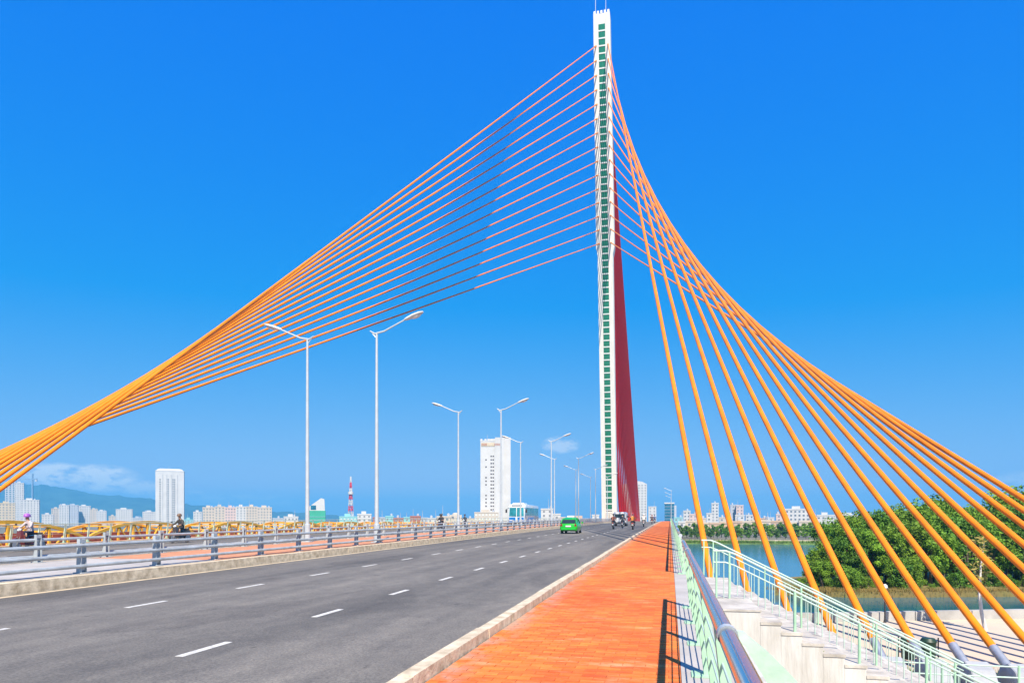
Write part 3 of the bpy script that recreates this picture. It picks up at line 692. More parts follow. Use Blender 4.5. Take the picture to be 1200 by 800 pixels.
for a in ((50, 61, 603, 1200, 'white', 'low white house block left of the grey banded block'), (61, 70, 596, 1400, 'warm', 'narrow cream block beside the white stepped block'), (70, 80, 592, 1380, 'white', 'white stepped block with flat roof'),
          (81, 91, 592, 1390, 'grey', 'grey banded block between two white ones'), (92, 105, 593, 1420, 'white', 'broad white block right of the grey banded block'), (106, 114, 597, 1400, 'warm', 'cream block stepping down from the broad white one'), (114, 124, 599, 1350, 'white', 'low white block at the end of the stepped row'),
          (128, 136, 605, 1300, 'warm', 'little cream house left of the mid white block'), (137, 154, 597, 1250, 'white', 'mid height white block standing alone'), (156, 166, 607, 1200, 'grey', 'low grey house left of the residential tower'), (168, 182, 600, 1250, 'white', 'white stepped block tucked beside the residential tower'),
          (216, 226, 609, 1000, 'teal', 'low teal shed right of the residential tower'), (227, 236, 600, 1100, 'white', 'small white block left of the long apartment row')):
    building(*a[:5], a[5])
for i, (a, b, py) in enumerate(((238, 251, 595), (252, 263, 594), (264, 276, 595), (277, 288, 594), (289, 301, 594), (302, 318, 595))):
    building(a, b, py, 900, ('warm', 'warm', 'pink', 'white', 'warm', 'warm')[i], ('cream end block of the long apartment row', 'cream apartment block with dark joints second in the row', 'pinkish apartment block with a red stair strip', 'white apartment block next to the pinkish one', 'cream apartment block with roof tanks', 'broad cream block closing the long apartment row')[i], wm=WGLASS, win=(3.2, 3.3))
building(320, 332, 608, 700, 'grey', 'low grey roof right of the long apartment row', win=None); building(333, 349, 606, 720, 'white', 'low white house with flat roof by the lamp post')
o, w, h, d = building(363, 381, 598, 650, 'green', 'building wrapped in green netting with a white sail shaped crown', win=None, depth=12, roof='none')
MB().prism([(-w / 2, h), (w / 2 - .5, h), (w / 2 - 1, h + 11), (w / 2 - 4, h + 12), (-w / 2, h + 4)], 1, 9, 'y').build('crown', WM['white'], o)
for k in range(4): MB().box(-w / 2 - .05, w / 2 + .05, -.3, -.01, 1 + k * 3.6, 1.4 + k * 3.6).build('scaffold_deck', WM['teal'], o)
MB().box(-w / 2 + 1, -w / 2 + 6, .7, .99, h + 1, h + 5).build('glass_bay', BLUEG, o)
building(398, 418, 606, 640, 'teal', 'pale teal hall at the foot of the red and white mast', win=(3, 3), wm=MATS['green_frame'])
building(419, 435, 603, 660, 'white', 'white block beside the pale teal hall')
mt = P(411, HORY, 700); ms = thing('radio_mast', (mt.x, mt.y, -5), 'red and white lattice radio mast above the teal hall', 'mast')
RED = mat('mast_red', (.62, .03, .04), .5, .05, 1)
mh = 5 + EYE + (HORY - 558) / FPX * 700
for k in range(9):
    z0, z1 = mh * k / 9, mh * (k + 1) / 9 - .05; r0, r1 = 2.6 - 2.3 * k / 9, 2.6 - 2.3 * (k + 1) / 9; b = MB(); cs = ((-1, -1), (1, -1), (1, 1), (-1, 1))
    for i in range(4):
        a_, c_ = cs[i], cs[(i + 1) % 4]
        b.tube([(a_[0] * r0, a_[1] * r0, z0), (a_[0] * r1, a_[1] * r1, z1)], .28, 4); b.tube([(a_[0] * r0, a_[1] * r0, z0), (c_[0] * r1, c_[1] * r1, z1)], .2, 4); b.tube([(c_[0] * r0, c_[1] * r0, z0), (a_[0] * r1, a_[1] * r1, z1)], .2, 4)
    b.build('lattice_section', RED if k % 2 else WM['white'], ms)
MB().tube([(0, 0, mh * .66), (0, 0, mh * .66 + 2.6)], 2.6, 12).build('dish_platform', WM['white'], ms)
rg_ = random.Random(21); cols = ['white', 'warm', 'beige', 'teal', 'tan', 'pink', 'roof', 'grey']
lowlab = ['white flat roofed house', 'cream rowhouse', 'ochre shophouse', 'pale teal shed', 'tan brick house', 'pink townhouse', 'red brick house', 'grey warehouse']
px = 437.0; kk = 0
while px < 510:
    w_ = rg_.uniform(6, 12); c_ = rg_.randrange(8); z_ = rg_.uniform(560, 640)
    o_, *_r = building(px, px + w_, rg_.uniform(605.5, 608.5), z_, cols[c_], lowlab[c_] + ' in the low row between the mast and the domed house', win=(3, 3))
    o_['group'] = 'low houses between mast and domed house'; px += w_ + .3
building(512, 528, 606, 520, 'warm', 'cream wing of the domed house', wm=WGLASS); building(527, 541, 603, 525, 'warm', 'domed cream house behind the riders', roof='dome', wm=WGLASS)
building(634, 648, 597, 560, 'white', 'white office block to the right of the bus', wm=WGLASSW); building(648, 657, 603, 565, 'white', 'lower white annex of the office block', roof='parapet')
building(657, 664, 607, 570, 'warm', 'small cream house by the lamp row'); building(694, 702, 604, 600, 'white', 'small white house left of the pylon foot')
for k, (a, b) in enumerate(((541, 556), (598, 612), (612, 634), (664, 694))): building(a, b, 608.5, 620, ('warm', 'white', 'grey', 'tan')[k], ('low cream roof beside the domed house', 'low white roof behind the bus', 'low grey hall hidden behind the bus', 'long tan wall of houses left of the pylon')[k])
# behind and right of the pylon
o, w, h, d = building(727, 743, 571, 900, 'warm', 'cream tower block with rounded top seen through the red cables', roof='none', win=(4, 3.6))
MB().prism([(-w / 2 + .01, h), (w / 2 - .01, h)] + [(w / 2 * math.cos(t), h + 5.5 * math.sin(t)) for t in [math.pi * i / 8 for i in range(1, 8)]], .2, d - .2, 'y').build('round_top', WM['warm'], o)
o, w, h, d = building(747, 758, 567, 950, 'white', 'slender white tower block just right of the red cables', roof='none', win=(4, 3.6))
MB().prism([(-w / 2 + .01, h), (w / 2 - .01, h), (0, h + 3.5), (-w / 2 + .01, h + 4.5)], .2, d - .2, 'y').build('slanted_top', WM['white'], o)
building(760, 769, 594, 900, 'white', 'mid white block between the slender tower and the glass tower')
o, w, h, d = building(779, 790, 590, 820, BLUEG, 'blue glass office tower with a white roof frame', win=None, roof='none')
for k in range(1, 8): MB().box(-w / 2 - .1, w / 2 + .1, -.2, -.01, h * k / 8, h * k / 8 + .4).build('floor_line', WM['grey'], o)
MB().box(-w / 2 - .3, w / 2 + .3, -.3, d + .3, h + .01, h + 1.6).build('roof_frame', WM['white'], o); MB().box(w / 2 + .01, w / 2 + 2.5, 0, d, 0, h - 2).build('core', WM['grey'], o)
for a in ((790, 800, 607, 700, 'teal', 'low teal building beside the glass tower'), (801, 809, 599, 760, 'white', 'white block nearest the mint railing'), (808, 817, 603, 700, 'pink', 'pinkish block behind the first orange cable'), (818, 827, 608, 640, 'warm', 'low cream house between first two cables'),
          (828, 834, 602, 720, 'white', 'small white block attached to the slim white tower'), (834, 842, 590, 800, 'white', 'slim white tower between the first two cables'), (843, 855, 607, 650, 'warm', 'low cream house right of the slim white tower'), (856, 863, 592, 820, 'grey', 'grey glass tower of a close pair'), (863, 871, 592.5, 810, 'pink', 'pinkish tower of a close pair'),
          (862, 872, 604, 700, 'white', 'white house in front of the close pair of towers'), (874, 883, 604, 760, 'white', 'small white block right of the close pair'), (884, 899, 608, 640, 'tan', 'low tan house on the far bank'), (900, 907, 607, 760, 'white', 'little white block left of the big hospital like block'), (910, 922, 603, 650, 'pink', 'pink wing of the big white block'),
          (921, 948, 597, 660, 'white', 'big white block above the far bank trees'), (949, 958, 606, 640, 'warm', 'cream house right of the big white block'), (958, 977, 604, 700, 'white', 'white block peeping over the leafy bank'), (980, 1010, 604, 760, 'white', 'white block mostly hidden by the leafy bank')):
    building(*a[:5], a[5], wm=WGLASS if a[4] == 'white' else WGLASSW)
px = 795.0
while px < 960:
    w_ = rg_.uniform(7, 14); c_ = rg_.choice((0, 0, 1, 1, 4, 5, 2))
    o_, *_r = building(px, px + w_, rg_.uniform(611, 614), rg_.uniform(400, 470), cols[c_], lowlab[c_] + ' behind the far bank trees', win=(3, 3), wm=WGLASS); o_['group'] = 'low houses behind the far bank trees'; px += w_ + .2

# ------------------------------------------------------------------ trees
def leaf_mat(name, c, c2):
    m = mat(name, c, .6, .2, .9, col2=c2, rand=.16, spec=.25); t = m.node_tree; n = t.nodes; l = t.links
    b = n['Principled BSDF']; tr = n.new('ShaderNodeBsdfTranslucent'); mx = n.new('ShaderNodeMixShader'); mx.inputs[0].default_value = .3
    src = b.inputs['Base Color'].links[0].from_socket; l.new(src, tr.inputs[0]); l.new(b.outputs[0], mx.inputs[1]); l.new(tr.outputs[0], mx.inputs[2]); l.new(mx.outputs[0], n['Material Output'].inputs[0]); return m
LEAF = leaf_mat('leaf_green', (.22, .36, .028), (.085, .165, .014)); LEAF2 = leaf_mat('leaf_dark', (.14, .275, .026), (.045, .11, .012))
BARK = mat('bark', (.17, .13, .10), .9, .2, 4, .4)
def crown_mesh(seed, n, leaf, m, rx=2.6, rz=3.6, z0=2.0):
    rng = random.Random(seed); b = MB(); lobes = []
    for i in range(22):
        a = rng.uniform(0, 6.283); q = rng.uniform(.15, 1); h = rng.uniform(0, 1)
        rr_ = rx * .72 * q * math.sin(math.pi * (.12 + .80 * h)) ** .6
        lobes.append((Vector((math.cos(a) * rr_, math.sin(a) * rr_, z0 + h * rz * 1.55)), rng.uniform(.32, 1.0)))
    for i in range(n):
        c, r_ = rng.choice(lobes); d = Vector((rng.gauss(0, 1), rng.gauss(0, 1), rng.gauss(0, 1))).normalized()
        p = c + d * r_ * (rng.random() ** .4) * 1.12; s = leaf * rng.uniform(.6, 1.35)
        nn = (d + Vector((rng.gauss(0, .6), rng.gauss(0, .6), rng.gauss(.3, .6)))).normalized(); u = nn.orthogonal().normalized()
        u = Matrix.Rotation(rng.uniform(0, 6.28), 3, nn) @ u; v = nn.cross(u)
        b.add([p - u * s, p - v * s * .45 + u * s * .1, p + u * s, p + v * s * .45 + u * s * .1], [(0, 1, 2, 3)])
    me = bpy.data.meshes.new('crown'); me.from_pydata(b.v, [], b.f); me.materials.append(m); return me, lobes
def trunk_mesh(seed, lobes, h=3.2):
    rng = random.Random(seed); b = MB(); b.tube([(0, 0, -.4), (.1, .05, h * .4), (.0, .1, h), (.1, .1, h * 1.6)], [.2, .16, .12, .06], 8)
    for c, r_ in lobes[:9]: s = rng.uniform(.3, .9) * h; b.tube([(0.05, .05, s), tuple(Vector((0, 0, s)).lerp(c, .6) + Vector((0, 0, .2))), tuple(c)], [.07, .05, .02], 5)
    return b.mesh('trunk', BARK)
protos = []
for s in range(5):
    me, lb = crown_mesh(40 + s, 3400, .17, LEAF if s % 2 == 0 else LEAF2); protos.append((me, trunk_mesh(s, lb)))
fprot = []
for s in range(3):
    me, lb = crown_mesh(70 + s, 900, .42, LEAF2 if s else LEAF); fprot.append((me, trunk_mesh(s + 9, lb)))
bprot = []
for s in range(3):
    me, lb = crown_mesh(90 + s, 3000, .17, (LEAF, LEAF2, LEAF)[s], rx=3.2, rz=3.4, z0=.1); bprot.append((me, trunk_mesh(s + 20, lb, 1.6)))
TOPH = 2.0 + 3.6 * 1.55 + .8
def tree(p, h, k, label, group, wid=1.0, pr=None):
    pr = pr or protos; o = thing('tree', p, label, 'tree', group, rz=random.uniform(0, 6.28)); s = h / TOPH; me, tm = pr[k % len(pr)]
    for nm, mm in (('crown', me), ('trunk', tm)):
        c = link(nm, mm, o); c.scale = (s * wid, s * wid, s)
    return o
def interp(x, t):
    for (a, b), (c, d) in zip(t, t[1:]):
        if a <= x <= c: return b + (d - b) * (x - a) / (c - a)
    return t[0][1] if x < t[0][0] else t[-1][1]
tops = [(938, 652), (950, 628), (966, 606), (984, 597), (1020, 595), (1060, 588), (1092, 580), (1140, 577), (1186, 571), (1260, 562), (1400, 560)]
rng = random.Random(17)
for row, (zc, dy, step) in enumerate(((73, 34, 15), (75.5, 18, 16), (79, 5, 17), (85, 0, 19))):
    px = 944 + row * 7 + (0 if row < 2 else 8)
    while px < 1420:
        zz = zc + rng.uniform(-1, 1) + (px - 940) * .012; p = P(px, HORY, zz); p.z = WZ + .3
        top = interp(px, tops) + dy * rng.uniform(.6, 1.25) + rng.uniform(-3, 5); h = EYE + (HORY - top) / FPX * zz - p.z
        if h > 2: tree(p, h, rng.randrange(5), 'bushy green tree on the wooded bank behind the orange cables', 'trees on the wooded bank', wid=rng.uniform(1.0, 1.35) * (1.0 + max(0, (6 - h)) * .1))
        px += step * rng.uniform(.75, 1.25)
px = 942
while px < 1420:
    zz = 70.9 + rng.uniform(-1.6, 1.6) + (px - 940) * .012; p = P(px, HORY, zz); p.z = WZ + .1
    tree(p, rng.choice((1.6, 2.6, 3.4, 4.4, 5.2)) * rng.uniform(.9, 1.1), rng.randrange(3), 'low bush at the waterline of the wooded bank', 'bushes at the waterline', wid=rng.uniform(.9, 1.25), pr=bprot)['category'] = 'bush'; px += rng.uniform(9, 15)
# far bank: promenade, hedge strip and trees
MB().prism([(248.8, WZ - .2), (251.99, -4.88), (251.99, WZ - .2)], -80, 200, 'x').build('far_bank_slope', mat('bank_turf', (.10, .17, .03), .9, .3, .4), far); strip_ = MB().box(-60, 130, 252.4, 256, -5.2, -4.6).build('promenade', mat('promenade', (.62, .50, .38), .9, .1, .2)); tag(strip_, kind='structure')
for row in range(2):
    px = 792 + 4 * row
    while px < 1010:
        zz = 262 + row * 26 + rng.uniform(-4, 4); p = P(px, HORY, zz); p.z = -4.9
        h = rng.uniform(3.8, 5.6) + row * 1.4; tree(p, h, rng.randrange(3), 'small round tree on the promenade across the river', 'trees on the far promenade', wid=rng.uniform(1.1, 1.5), pr=fprot); px += rng.uniform(6, 11)
def tuft_field(name, pts, n, h, m, label=None, seed=1, parent=None):
    rng = random.Random(seed); b = MB()
    for i in range(n):
        k = rng.randrange(len(pts) - 1); t = rng.random(); a, c = Vector(pts[k]), Vector(pts[k + 1]); p = a.lerp(c, t) + Vector((rng.gauss(0, .5), rng.gauss(0, .5), 0)); hh_ = h * rng.uniform(.4, 1.2); an = rng.uniform(0, 6.28)
        for q in range(3):
            an += 2.1; d = Vector((math.cos(an), math.sin(an), 0)); s_ = Vector((-d.y, d.x, 0)) * .05 * hh_
            b.add([p - s_, p + s_, p + d * .25 * hh_ + Vector((0, 0, hh_))], [(0, 1, 2)])
    me = bpy.data.meshes.new(name); me.from_pydata(b.v, [], b.f); me.materials.append(m); o = link(name, me, parent)
    return tag(o, label, 'grass' if label else None, kind='stuff')
REED = mat('reed', (.30, .20, .05), .8, .3, 1.5, col2=(.14, .12, .03)); TURF = mat('turf', (.14, .25, .03), .8, .25, 2)
zb = WZ + .5
tuft_field('reeds', [(10.8, 75.4, zb), (18, 74.7, zb), (35, 79.5, zb), (60, 86, zb), (120, 101, zb)], 5200, .45, REED, 'dry yellow reeds along the waterline of the wooded bank')
tuft_field('far_bank_grass', [(-10, 250.6, -5.5), (30, 250.6, -5.5), (130, 250.8, -5.5)], 3600, 1.1, TURF, 'green grass edging the water on the far bank', seed=4)
lawn = MB(); lawn.box(4.0, 20.0, 20.55, 21.7, GZ - .05, GZ + .03).build('lawn', mat('lawn_soil', (.13, .18, .03), .95, .25, 2)); tag(bpy.data.objects['lawn'], kind='structure')
tuft_field('lawn_grass', [(4.0, 21.1, GZ + .02), (20, 21.1, GZ + .02)], 5000, .16, TURF, 'strip of short green grass behind the anchor blocks', seed=5)
# park furniture
pl = P(1037, 728, 29.4); o = thing('park_lamp', (pl.x, pl.y, GZ), 'slim black park lamp with a white globe by the river wall', 'lamp')
MB().tube([(0, 0, 0), (0, 0, 1.45)], [.035, .025], 8).build('pole', DARK, o, smooth=True); MB().tube([(0, 0, 1.45), (0, 0, 1.5), (0, 0, 1.6), (0, 0, 1.66)], [.05, .11, .1, .03], 10).build('globe', GLASSL, o, smooth=True)
MB().tube([(0, 0, 0), (0, 0, .12)], [.07, .04], 8).build('foot', DARK, o)
pt = P(1152, 737, 27.2); o = thing('sapling', (pt.x, pt.y, GZ), 'young tree with a bent whitewashed trunk by the river wall', 'tree')
MB().tube([(.1, 0, -.05), (-.05, 0, .7), (-.12, 0, 1.4), (-.08, 0, 2.6), (.05, 0, 3.6)], [.08, .07, .06, .035, .012], 8).build('trunk', mat('whitewash', (.80, .78, .74), .8), o, smooth=True)
rng = random.Random(3); b = MB()
for i in range(260):
    z_ = rng.uniform(1.7, 3.8); p = Vector((-.08 + rng.gauss(0, .16), rng.gauss(0, .16), z_)); d = Vector((rng.gauss(0, 1), rng.gauss(0, 1), rng.gauss(0, .7))).normalized(); v = d.orthogonal().normalized(); s_ = rng.uniform(.06, .13)
    b.add([p - d * s_, p + v * s_ * .4, p + d * s_, p - v * s_ * .4], [(0, 1, 2, 3)])
me = bpy.data.meshes.new('crown'); me.from_pydata(b.v, [], b.f); me.materials.append(leaf_mat('leaf_yellow', (.42, .36, .10), (.22, .22, .06))); link('crown', me, o)
pb = P(1076, 770, 20.9); o = thing('litter_bin', (pb.x, pb.y, GZ), 'dark green bin pair standing behind the stair railing', 'bin')
for dx in (-.28, .28):
    bb = MB().loft([[(dx + .22 * s * math.cos(a), .22 * s * math.sin(a), z_) for a in [i * math.pi / 6 for i in range(12)]] for z_, s in ((.12, .85), (.65, 1), (.68, 1.08), (.78, .8))]).build('drum', mat('bin_green', (.01, .05, .03), .5), o, smooth=True)
MB().box(-.6, .6, -.03, .03, .0, .95).build('frame', DARK, o) if False else MB().tube([(-.55, 0, 0), (-.55, 0, .8)], .02, 6).tube([(.55, 0, 0), (.55, 0, .8)], .02, 6).tube([(-.55, 0, .4), (.55, 0, .4)], .02, 6).build('frame', DARK, o)
# weed growing on a stair step
wd = thing('weed', (2.2, SY0 + .12, stair_z(2.2) - .08), 'small green weed sprouting from a whitewashed step', 'plant'); b = MB(); rng = random.Random(8)
for i in range(26):
    a = rng.uniform(0, 6.28); d = Vector((math.cos(a), math.sin(a), rng.uniform(.3, 1.6))).normalized(); v = Vector((-d.y, d.x, 0)); p = d * rng.uniform(.02, .09); s_ = rng.uniform(.02, .04)
    b.add([p, p + d * s_ + v * s_ * .4, p + d * s_ * 2, p + d * s_ - v * s_ * .4], [(0, 1, 2, 3)])
me = bpy.data.meshes.new('leaves'); me.from_pydata(b.v, [], b.f); me.materials.append(LEAF); link('leaves', me, wd)

# ------------------------------------------------------------------ vehicles
def carpaint(name, c): return mat(name, c, .28, .02, 1, coat=.6)
TYRE = BLACK; RIM = mat('wheel_rim', (.55, .55, .56), .35, .05, 5, 0, .6)
LRED = mat('tail_lamp', (.26, .012, .012), .2, .05, 5); LCLR = mat('head_lamp', (.8, .82, .84), .1, .02, 5); PLATE = mat('number_plate', (.78, .78, .74), .5, .02, 5)
def wheel(parent, x, y, r, w):
    b = MB(); rg = []
    for dx, rr_ in ((-w / 2, r * .82), (-w / 2, r * .94), (-w * .3, r), (w * .3, r), (w / 2, r * .94), (w / 2, r * .82)): rg.append([(x + dx, y + rr_ * math.cos(a), r + rr_ * math.sin(a)) for a in [2 * math.pi * i / 20 for i in range(20)]])
    t = b.loft(rg).build('wheel', TYRE, parent, smooth=True)
    for s in (-1, 1): MB().tube([(x + s * w * .35, y, r), (x + s * (w / 2 + .01), y, r)], [r * .66, r * .6], 16).build('rim', RIM, t, smooth=True)
def sect(hw_, z0, z1, y, n=6, round_=.16, tuck=.0):
    """one car cross-section: rounded box outline"""
    pts = [(-hw_ + round_ * .6, z0), (hw_ - round_ * .6, z0), (hw_, z0 + round_), (hw_, z1 - round_), (hw_ - round_ * .35, z1 - round_ * .3), (hw_ - round_, z1), (-hw_ + round_, z1), (-hw_ + round_ * .35, z1 - round_ * .3), (-hw_, z1 - round_), (-hw_, z0 + round_)]
    return [(x, y, z) for x, z in pts]
def taxi(loc, label):
    o = thing('taxi', loc, label, 'car'); g = carpaint('taxi_green', (.01, .36, .012))
    MB().loft([sect(.74, .42, .68, -2.05, round_=.12), sect(.82, .26, .92, -1.95), sect(.85, .22, 1.02, -1.5), sect(.855, .22, 1.0, 0), sect(.85, .22, .97, .9), sect(.80, .24, .86, 1.7), sect(.66, .38, .66, 2.05, round_=.12)]).build('body', g, o, smooth=True)
    cab = [(-1.85, .98, .70), (-1.45, 1.30, .64), (-1.05, 1.44, .58), (.1, 1.49, .57), (.55, 1.40, .58), (1.25, .96, .70)]
    MB().loft([[(-.74, y, .93), (.74, y, .93), (h_, y, z_), (-h_, y, z_)] for y, z_, h_ in cab]).build('cabin_glass', GLASS, o)
    MB().loft([[(-h_ - .02, y, z_ + .0), (h_ + .02, y, z_), (h_ - .1, y, z_ + .055), (-h_ + .1, y, z_ + .055)] for y, z_, h_ in cab[1:5]]).build('roof', g, o, smooth=True)
    for s in (-1, 1):
        for (y0, y1, z1, h_) in ((-1.85, -1.35, 1.36, .62), (-.3, -.32, 1.47, .575), (1.2, .5, 1.41, .585)): MB().bar((s * .735, y0, .95), (s * (h_ + .015), y1, z1), .09, .07, (1, 0, 0)).build('pillar', g, o)
        MB().box(s * .68 - .10, s * .68 + .10, -2.06, -1.86, .68, .90, .03).build('tail_lamp', LRED, o)
        MB().box(s * .58 - .17, s * .58 + .17, 1.78, 2.0, .58, .76, .03).build('headlight', LCLR, o)
        m_ = MB().box(s * .98 - .09, s * .98 + .09, .85, .95, .95, 1.09, .02).build('wing_mirror', g, o)
        MB().box(s * .865 - .02, s * .865 + .02, -.15, .05, .82, .86).build('door_handle', g, o)
        wheel(o, s * .72, -1.25, .31, .21); wheel(o, s * .72, 1.3, .31, .21)
    MB().box(-.26, .26, -2.1, -2.04, .62, .76).build('number_plate', PLATE, o); MB().box(-.72, .72, -2.12, -1.9, .36, .56, .04).build('bumper', g, o)
    MB().box(-.35, .35, -.55, -.3, 1.545, 1.68, .03).build('roof_sign', PLATE, o)
    MB().box(-.40, -.3 + .9, -2.095, -2.03, .3, .35).build('exhaust_trim', DARK, o)
    return o
yv = 58.5; tx = taxi((-8.28, yv, Zp(yv) - .15), 'bright green taxi driving away in the middle lane'); tx.scale = (.87, .87, .90)
def van(loc):
    o = thing('van', loc, 'white van driving away towards the pylon', 'van'); w_ = carpaint('van_white', (.78, .78, .78))
    MB().loft([sect(.86, .40, 1.1, -2.3, round_=.14), sect(.92, .32, 1.95, -2.24), sect(.93, .30, 2.02, -1.8), sect(.93, .30, 2.02, 1.0), sect(.90, .30, 1.75, 1.5, round_=.2), sect(.88, .3, 1.2, 2.1, round_=.2), sect(.78, .4, .8, 2.4, round_=.12)]).build('body', w_, o, smooth=True)
    MB().box(-.68, .68, -2.33, -2.2, 1.22, 1.72, .02).build('rear_window', GLASS, o)
    for s in (-1, 1):
        MB().box(s * .935 - .015, s * .935 + .015, -2.0, .9, 1.2, 1.72).build('side_window', GLASS, o); MB().box(s * .8 - .08, s * .8 + .08, -2.34, -2.2, .8, 1.15).build('tail_lamp', LRED, o); MB().box(s * 1.04 - .08, s * 1.04 + .08, 1.35, 1.45, 1.25, 1.5).build('wing_mirror', DARK, o)
        wheel(o, s * .78, -1.4, .33, .22); wheel(o, s * .78, 1.5, .33, .22)
    MB().box(-.25, .25, -2.36, -2.29, .66, .8).build('number_plate', PLATE, o); MB().box(-.9, .9, -2.4, -2.2, .36, .55, .03).build('bumper', DARK, o); MB().box(-.006, .006, -2.335, -2.25, .6, 1.95).build('door_seam', DARK, o)
yv = 101.0; van((-7.0, yv, Zp(yv) - .15))
def bus(loc):
    o = thing('bus', loc, 'white and blue bus coming the other way behind the guard rail', 'bus', rz=math.pi); w_ = carpaint('bus_white', (.62, .66, .68)); bl = carpaint('bus_blue', (.01, .16, .46)); tg = mat('bus_glass', (.03, .24, .29), .1, .2, 1)
    MB().loft([sect(1.22, .38, 3.05, -5.4), sect(1.25, .35, 3.2, -5.2), sect(1.25, .35, 3.25, 4.6), sect(1.25, .35, 3.2, 5.0, round_=.25), sect(1.2, .36, 2.6, 5.25, round_=.25), sect(1.16, .40, 1.4, 5.35, round_=.2)]).build('body', w_, o, smooth=True)
    MB().box(-.9, .9, 2.0, 4.2, 3.26, 3.45, .1).build('roof_unit', w_, o)
    for s in (-1, 1):
        MB().loft([[(s * x, y, z) for x, y, z in ((.06, 5.42, 1.45), (1.10, 5.38, 1.45), (1.06, 5.26, 2.72), (.06, 5.32, 2.72))], [(s * x, y, z) for x, y, z in ((.06, 5.1, 1.45), (1.10, 5.05, 1.45), (1.06, 4.9, 2.72), (.06, 4.95, 2.72))]]).build('windscreen', tg, o)
        for k in range(6): MB().box(s * 1.255 - .02, s * 1.255 + .02, -5.0 + k * 1.62, -3.5 + k * 1.62, 1.6, 2.75).build('side_window', tg, o)
        MB().box(s * 1.26 - .02, s * 1.26 + .02, -5.2, 4.6, .42, .98).build('blue_skirt', bl, o); MB().box(s * 1.262 - .02, s * 1.262 + .02, -1.5, 3.0, .985, 1.3).build('blue_wave', bl, o)
        MB().box(s * .85 - .22, s * .85 + .22, 5.3, 5.46, .75, 1.0, .03).build('headlight', LCLR, o); MB().bar((s * 1.15, 5.2, 2.7), (s * 1.5, 5.5, 2.45), .05, .05).build('mirror_arm', DARK, o); MB().box(s * 1.5 - .12, s * 1.5 + .12, 5.45, 5.55, 1.95, 2.45).build('mirror', DARK, o)
        wheel(o, s * 1.08, -3.2, .48, .28); wheel(o, s * 1.08, 3.1, .48, .28)
    MB().box(-1.1, -.15, 5.34, 5.44, .5, 1.3).build('blue_panel', bl, o); MB().box(.15, 1.1, 5.34, 5.44, .5, 1.3).build('blue_panel', bl, o); MB().box(-1.2, 1.2, 5.2, 5.5, .32, .49, .03).build('bumper', DARK, o)
    MB().box(-.8, .8, 5.0, 5.12, 2.86, 3.08).build('destination_board', DARK, o)
yv = 98.0; bus((-21.9, yv + 5, Zp(yv) - .15))
# scooters and riders
def scooter_parts(o, c):
    m = carpaint('scooter_' + str(c), c)
    for y in (-.62, .62):
        b = MB(); rg = []
        for dx, rr_ in ((-.05, .21), (-.05, .26), (0, .29), (.05, .26), (.05, .21)): rg.append([(dx, y + rr_ * math.cos(a), .29 + rr_ * math.sin(a)) for a in [2 * math.pi * i / 18 for i in range(18)]])
        w_ = b.loft(rg).build('wheel', TYRE, o, smooth=True); MB().tube([(-.055, y, .29), (.055, y, .29)], .21, 14).build('rim', RIM, w_, smooth=True)
    MB().loft([[(-.10, -.78, .62), (.10, -.78, .62), (.10, -.72, .74), (-.10, -.72, .74)], [(-.15, -.5, .48), (.15, -.5, .48), (.15, -.5, .76), (-.15, -.5, .76)], [(-.15, -.1, .34), (.15, -.1, .34), (.14, -.1, .70), (-.14, -.1, .70)], [(-.13, .1, .28), (.13, .1, .28), (.12, .1, .42), (-.12, .1, .42)], [(-.13, .32, .28), (.13, .32, .28), (.13, .32, .42), (-.13, .32, .42)]]).build('rear_body', m, o, smooth=True)
    MB().loft([[(-.16, .30, .30), (.16, .30, .30), (.14, .40, .30), (-.14, .40, .30)], [(-.19, .36, .6), (.19, .36, .6), (.15, .48, .62), (-.15, .48, .62)], [(-.12, .34, .94), (.12, .34, .94), (.09, .46, .94), (-.09, .46, .94)]]).build('leg_shield', m, o, smooth=True)
    MB().loft([[(-.10, -.72, .76), (.10, -.72, .76), (.08, -.7, .82), (-.08, -.7, .82)], [(-.14, -.4, .77), (.14, -.4, .77), (.12, -.4, .84), (-.12, -.4, .84)], [(-.10, .05, .71), (.10, .05, .71), (.07, .02, .79), (-.07, .02, .79)]]).build('seat', BLACK, o, smooth=True)
    b = MB()
    for s in (-1, 1): b.tube([(s * .07, .42, .75), (s * .07, .62, .29)], .022, 6)
    b.build('fork', DARK, o); MB().tube([(-.34, .34, 1.04), (-.2, .38, 1.03), (0, .40, .98), (.2, .38, 1.03), (.34, .34, 1.04)], .018, 6).build('handlebar', DARK, o)
    MB().loft([[(.09 * s * math.cos(a), .40 + y, .98 + .07 * s * math.sin(a)) for a in [i * math.pi / 5 for i in range(10)]] for y, s in ((-.06, .8), (.04, 1.1), (.09, .7))]).build('headlight', LCLR, o, smooth=True)
    MB().prism([(.40, .55), (.62, .62), (.86, .48), (.84, .45), (.62, .585), (.42, .50)], -.06, .06, 'x').build('mudguard', m, o)
    MB().box(-.08, .08, -.84, -.76, .60, .70, .015).build('tail_lamp', LRED, o); MB().box(-.09, .09, -.83, -.80, .44, .58).build('number_plate', PLATE, o)
    for s in (-1, 1):
        MB().tube([(s * .22, .36, 1.04), (s * .27, .34, 1.2)], .008, 5).build('mirror_stem', DARK, o); MB().box(s * .29 - .06, s * .29 + .06, .33, .35, 1.18, 1.26, .005).build('mirror', DARK, o)
    MB().tube([(.16, -.1, .26), (.17, -.75, .34)], [.035, .05], 8).build('exhaust', RIM, o, smooth=True)
SKIN = mat('skin', (.45, .25, .16), .6, .05, 6)
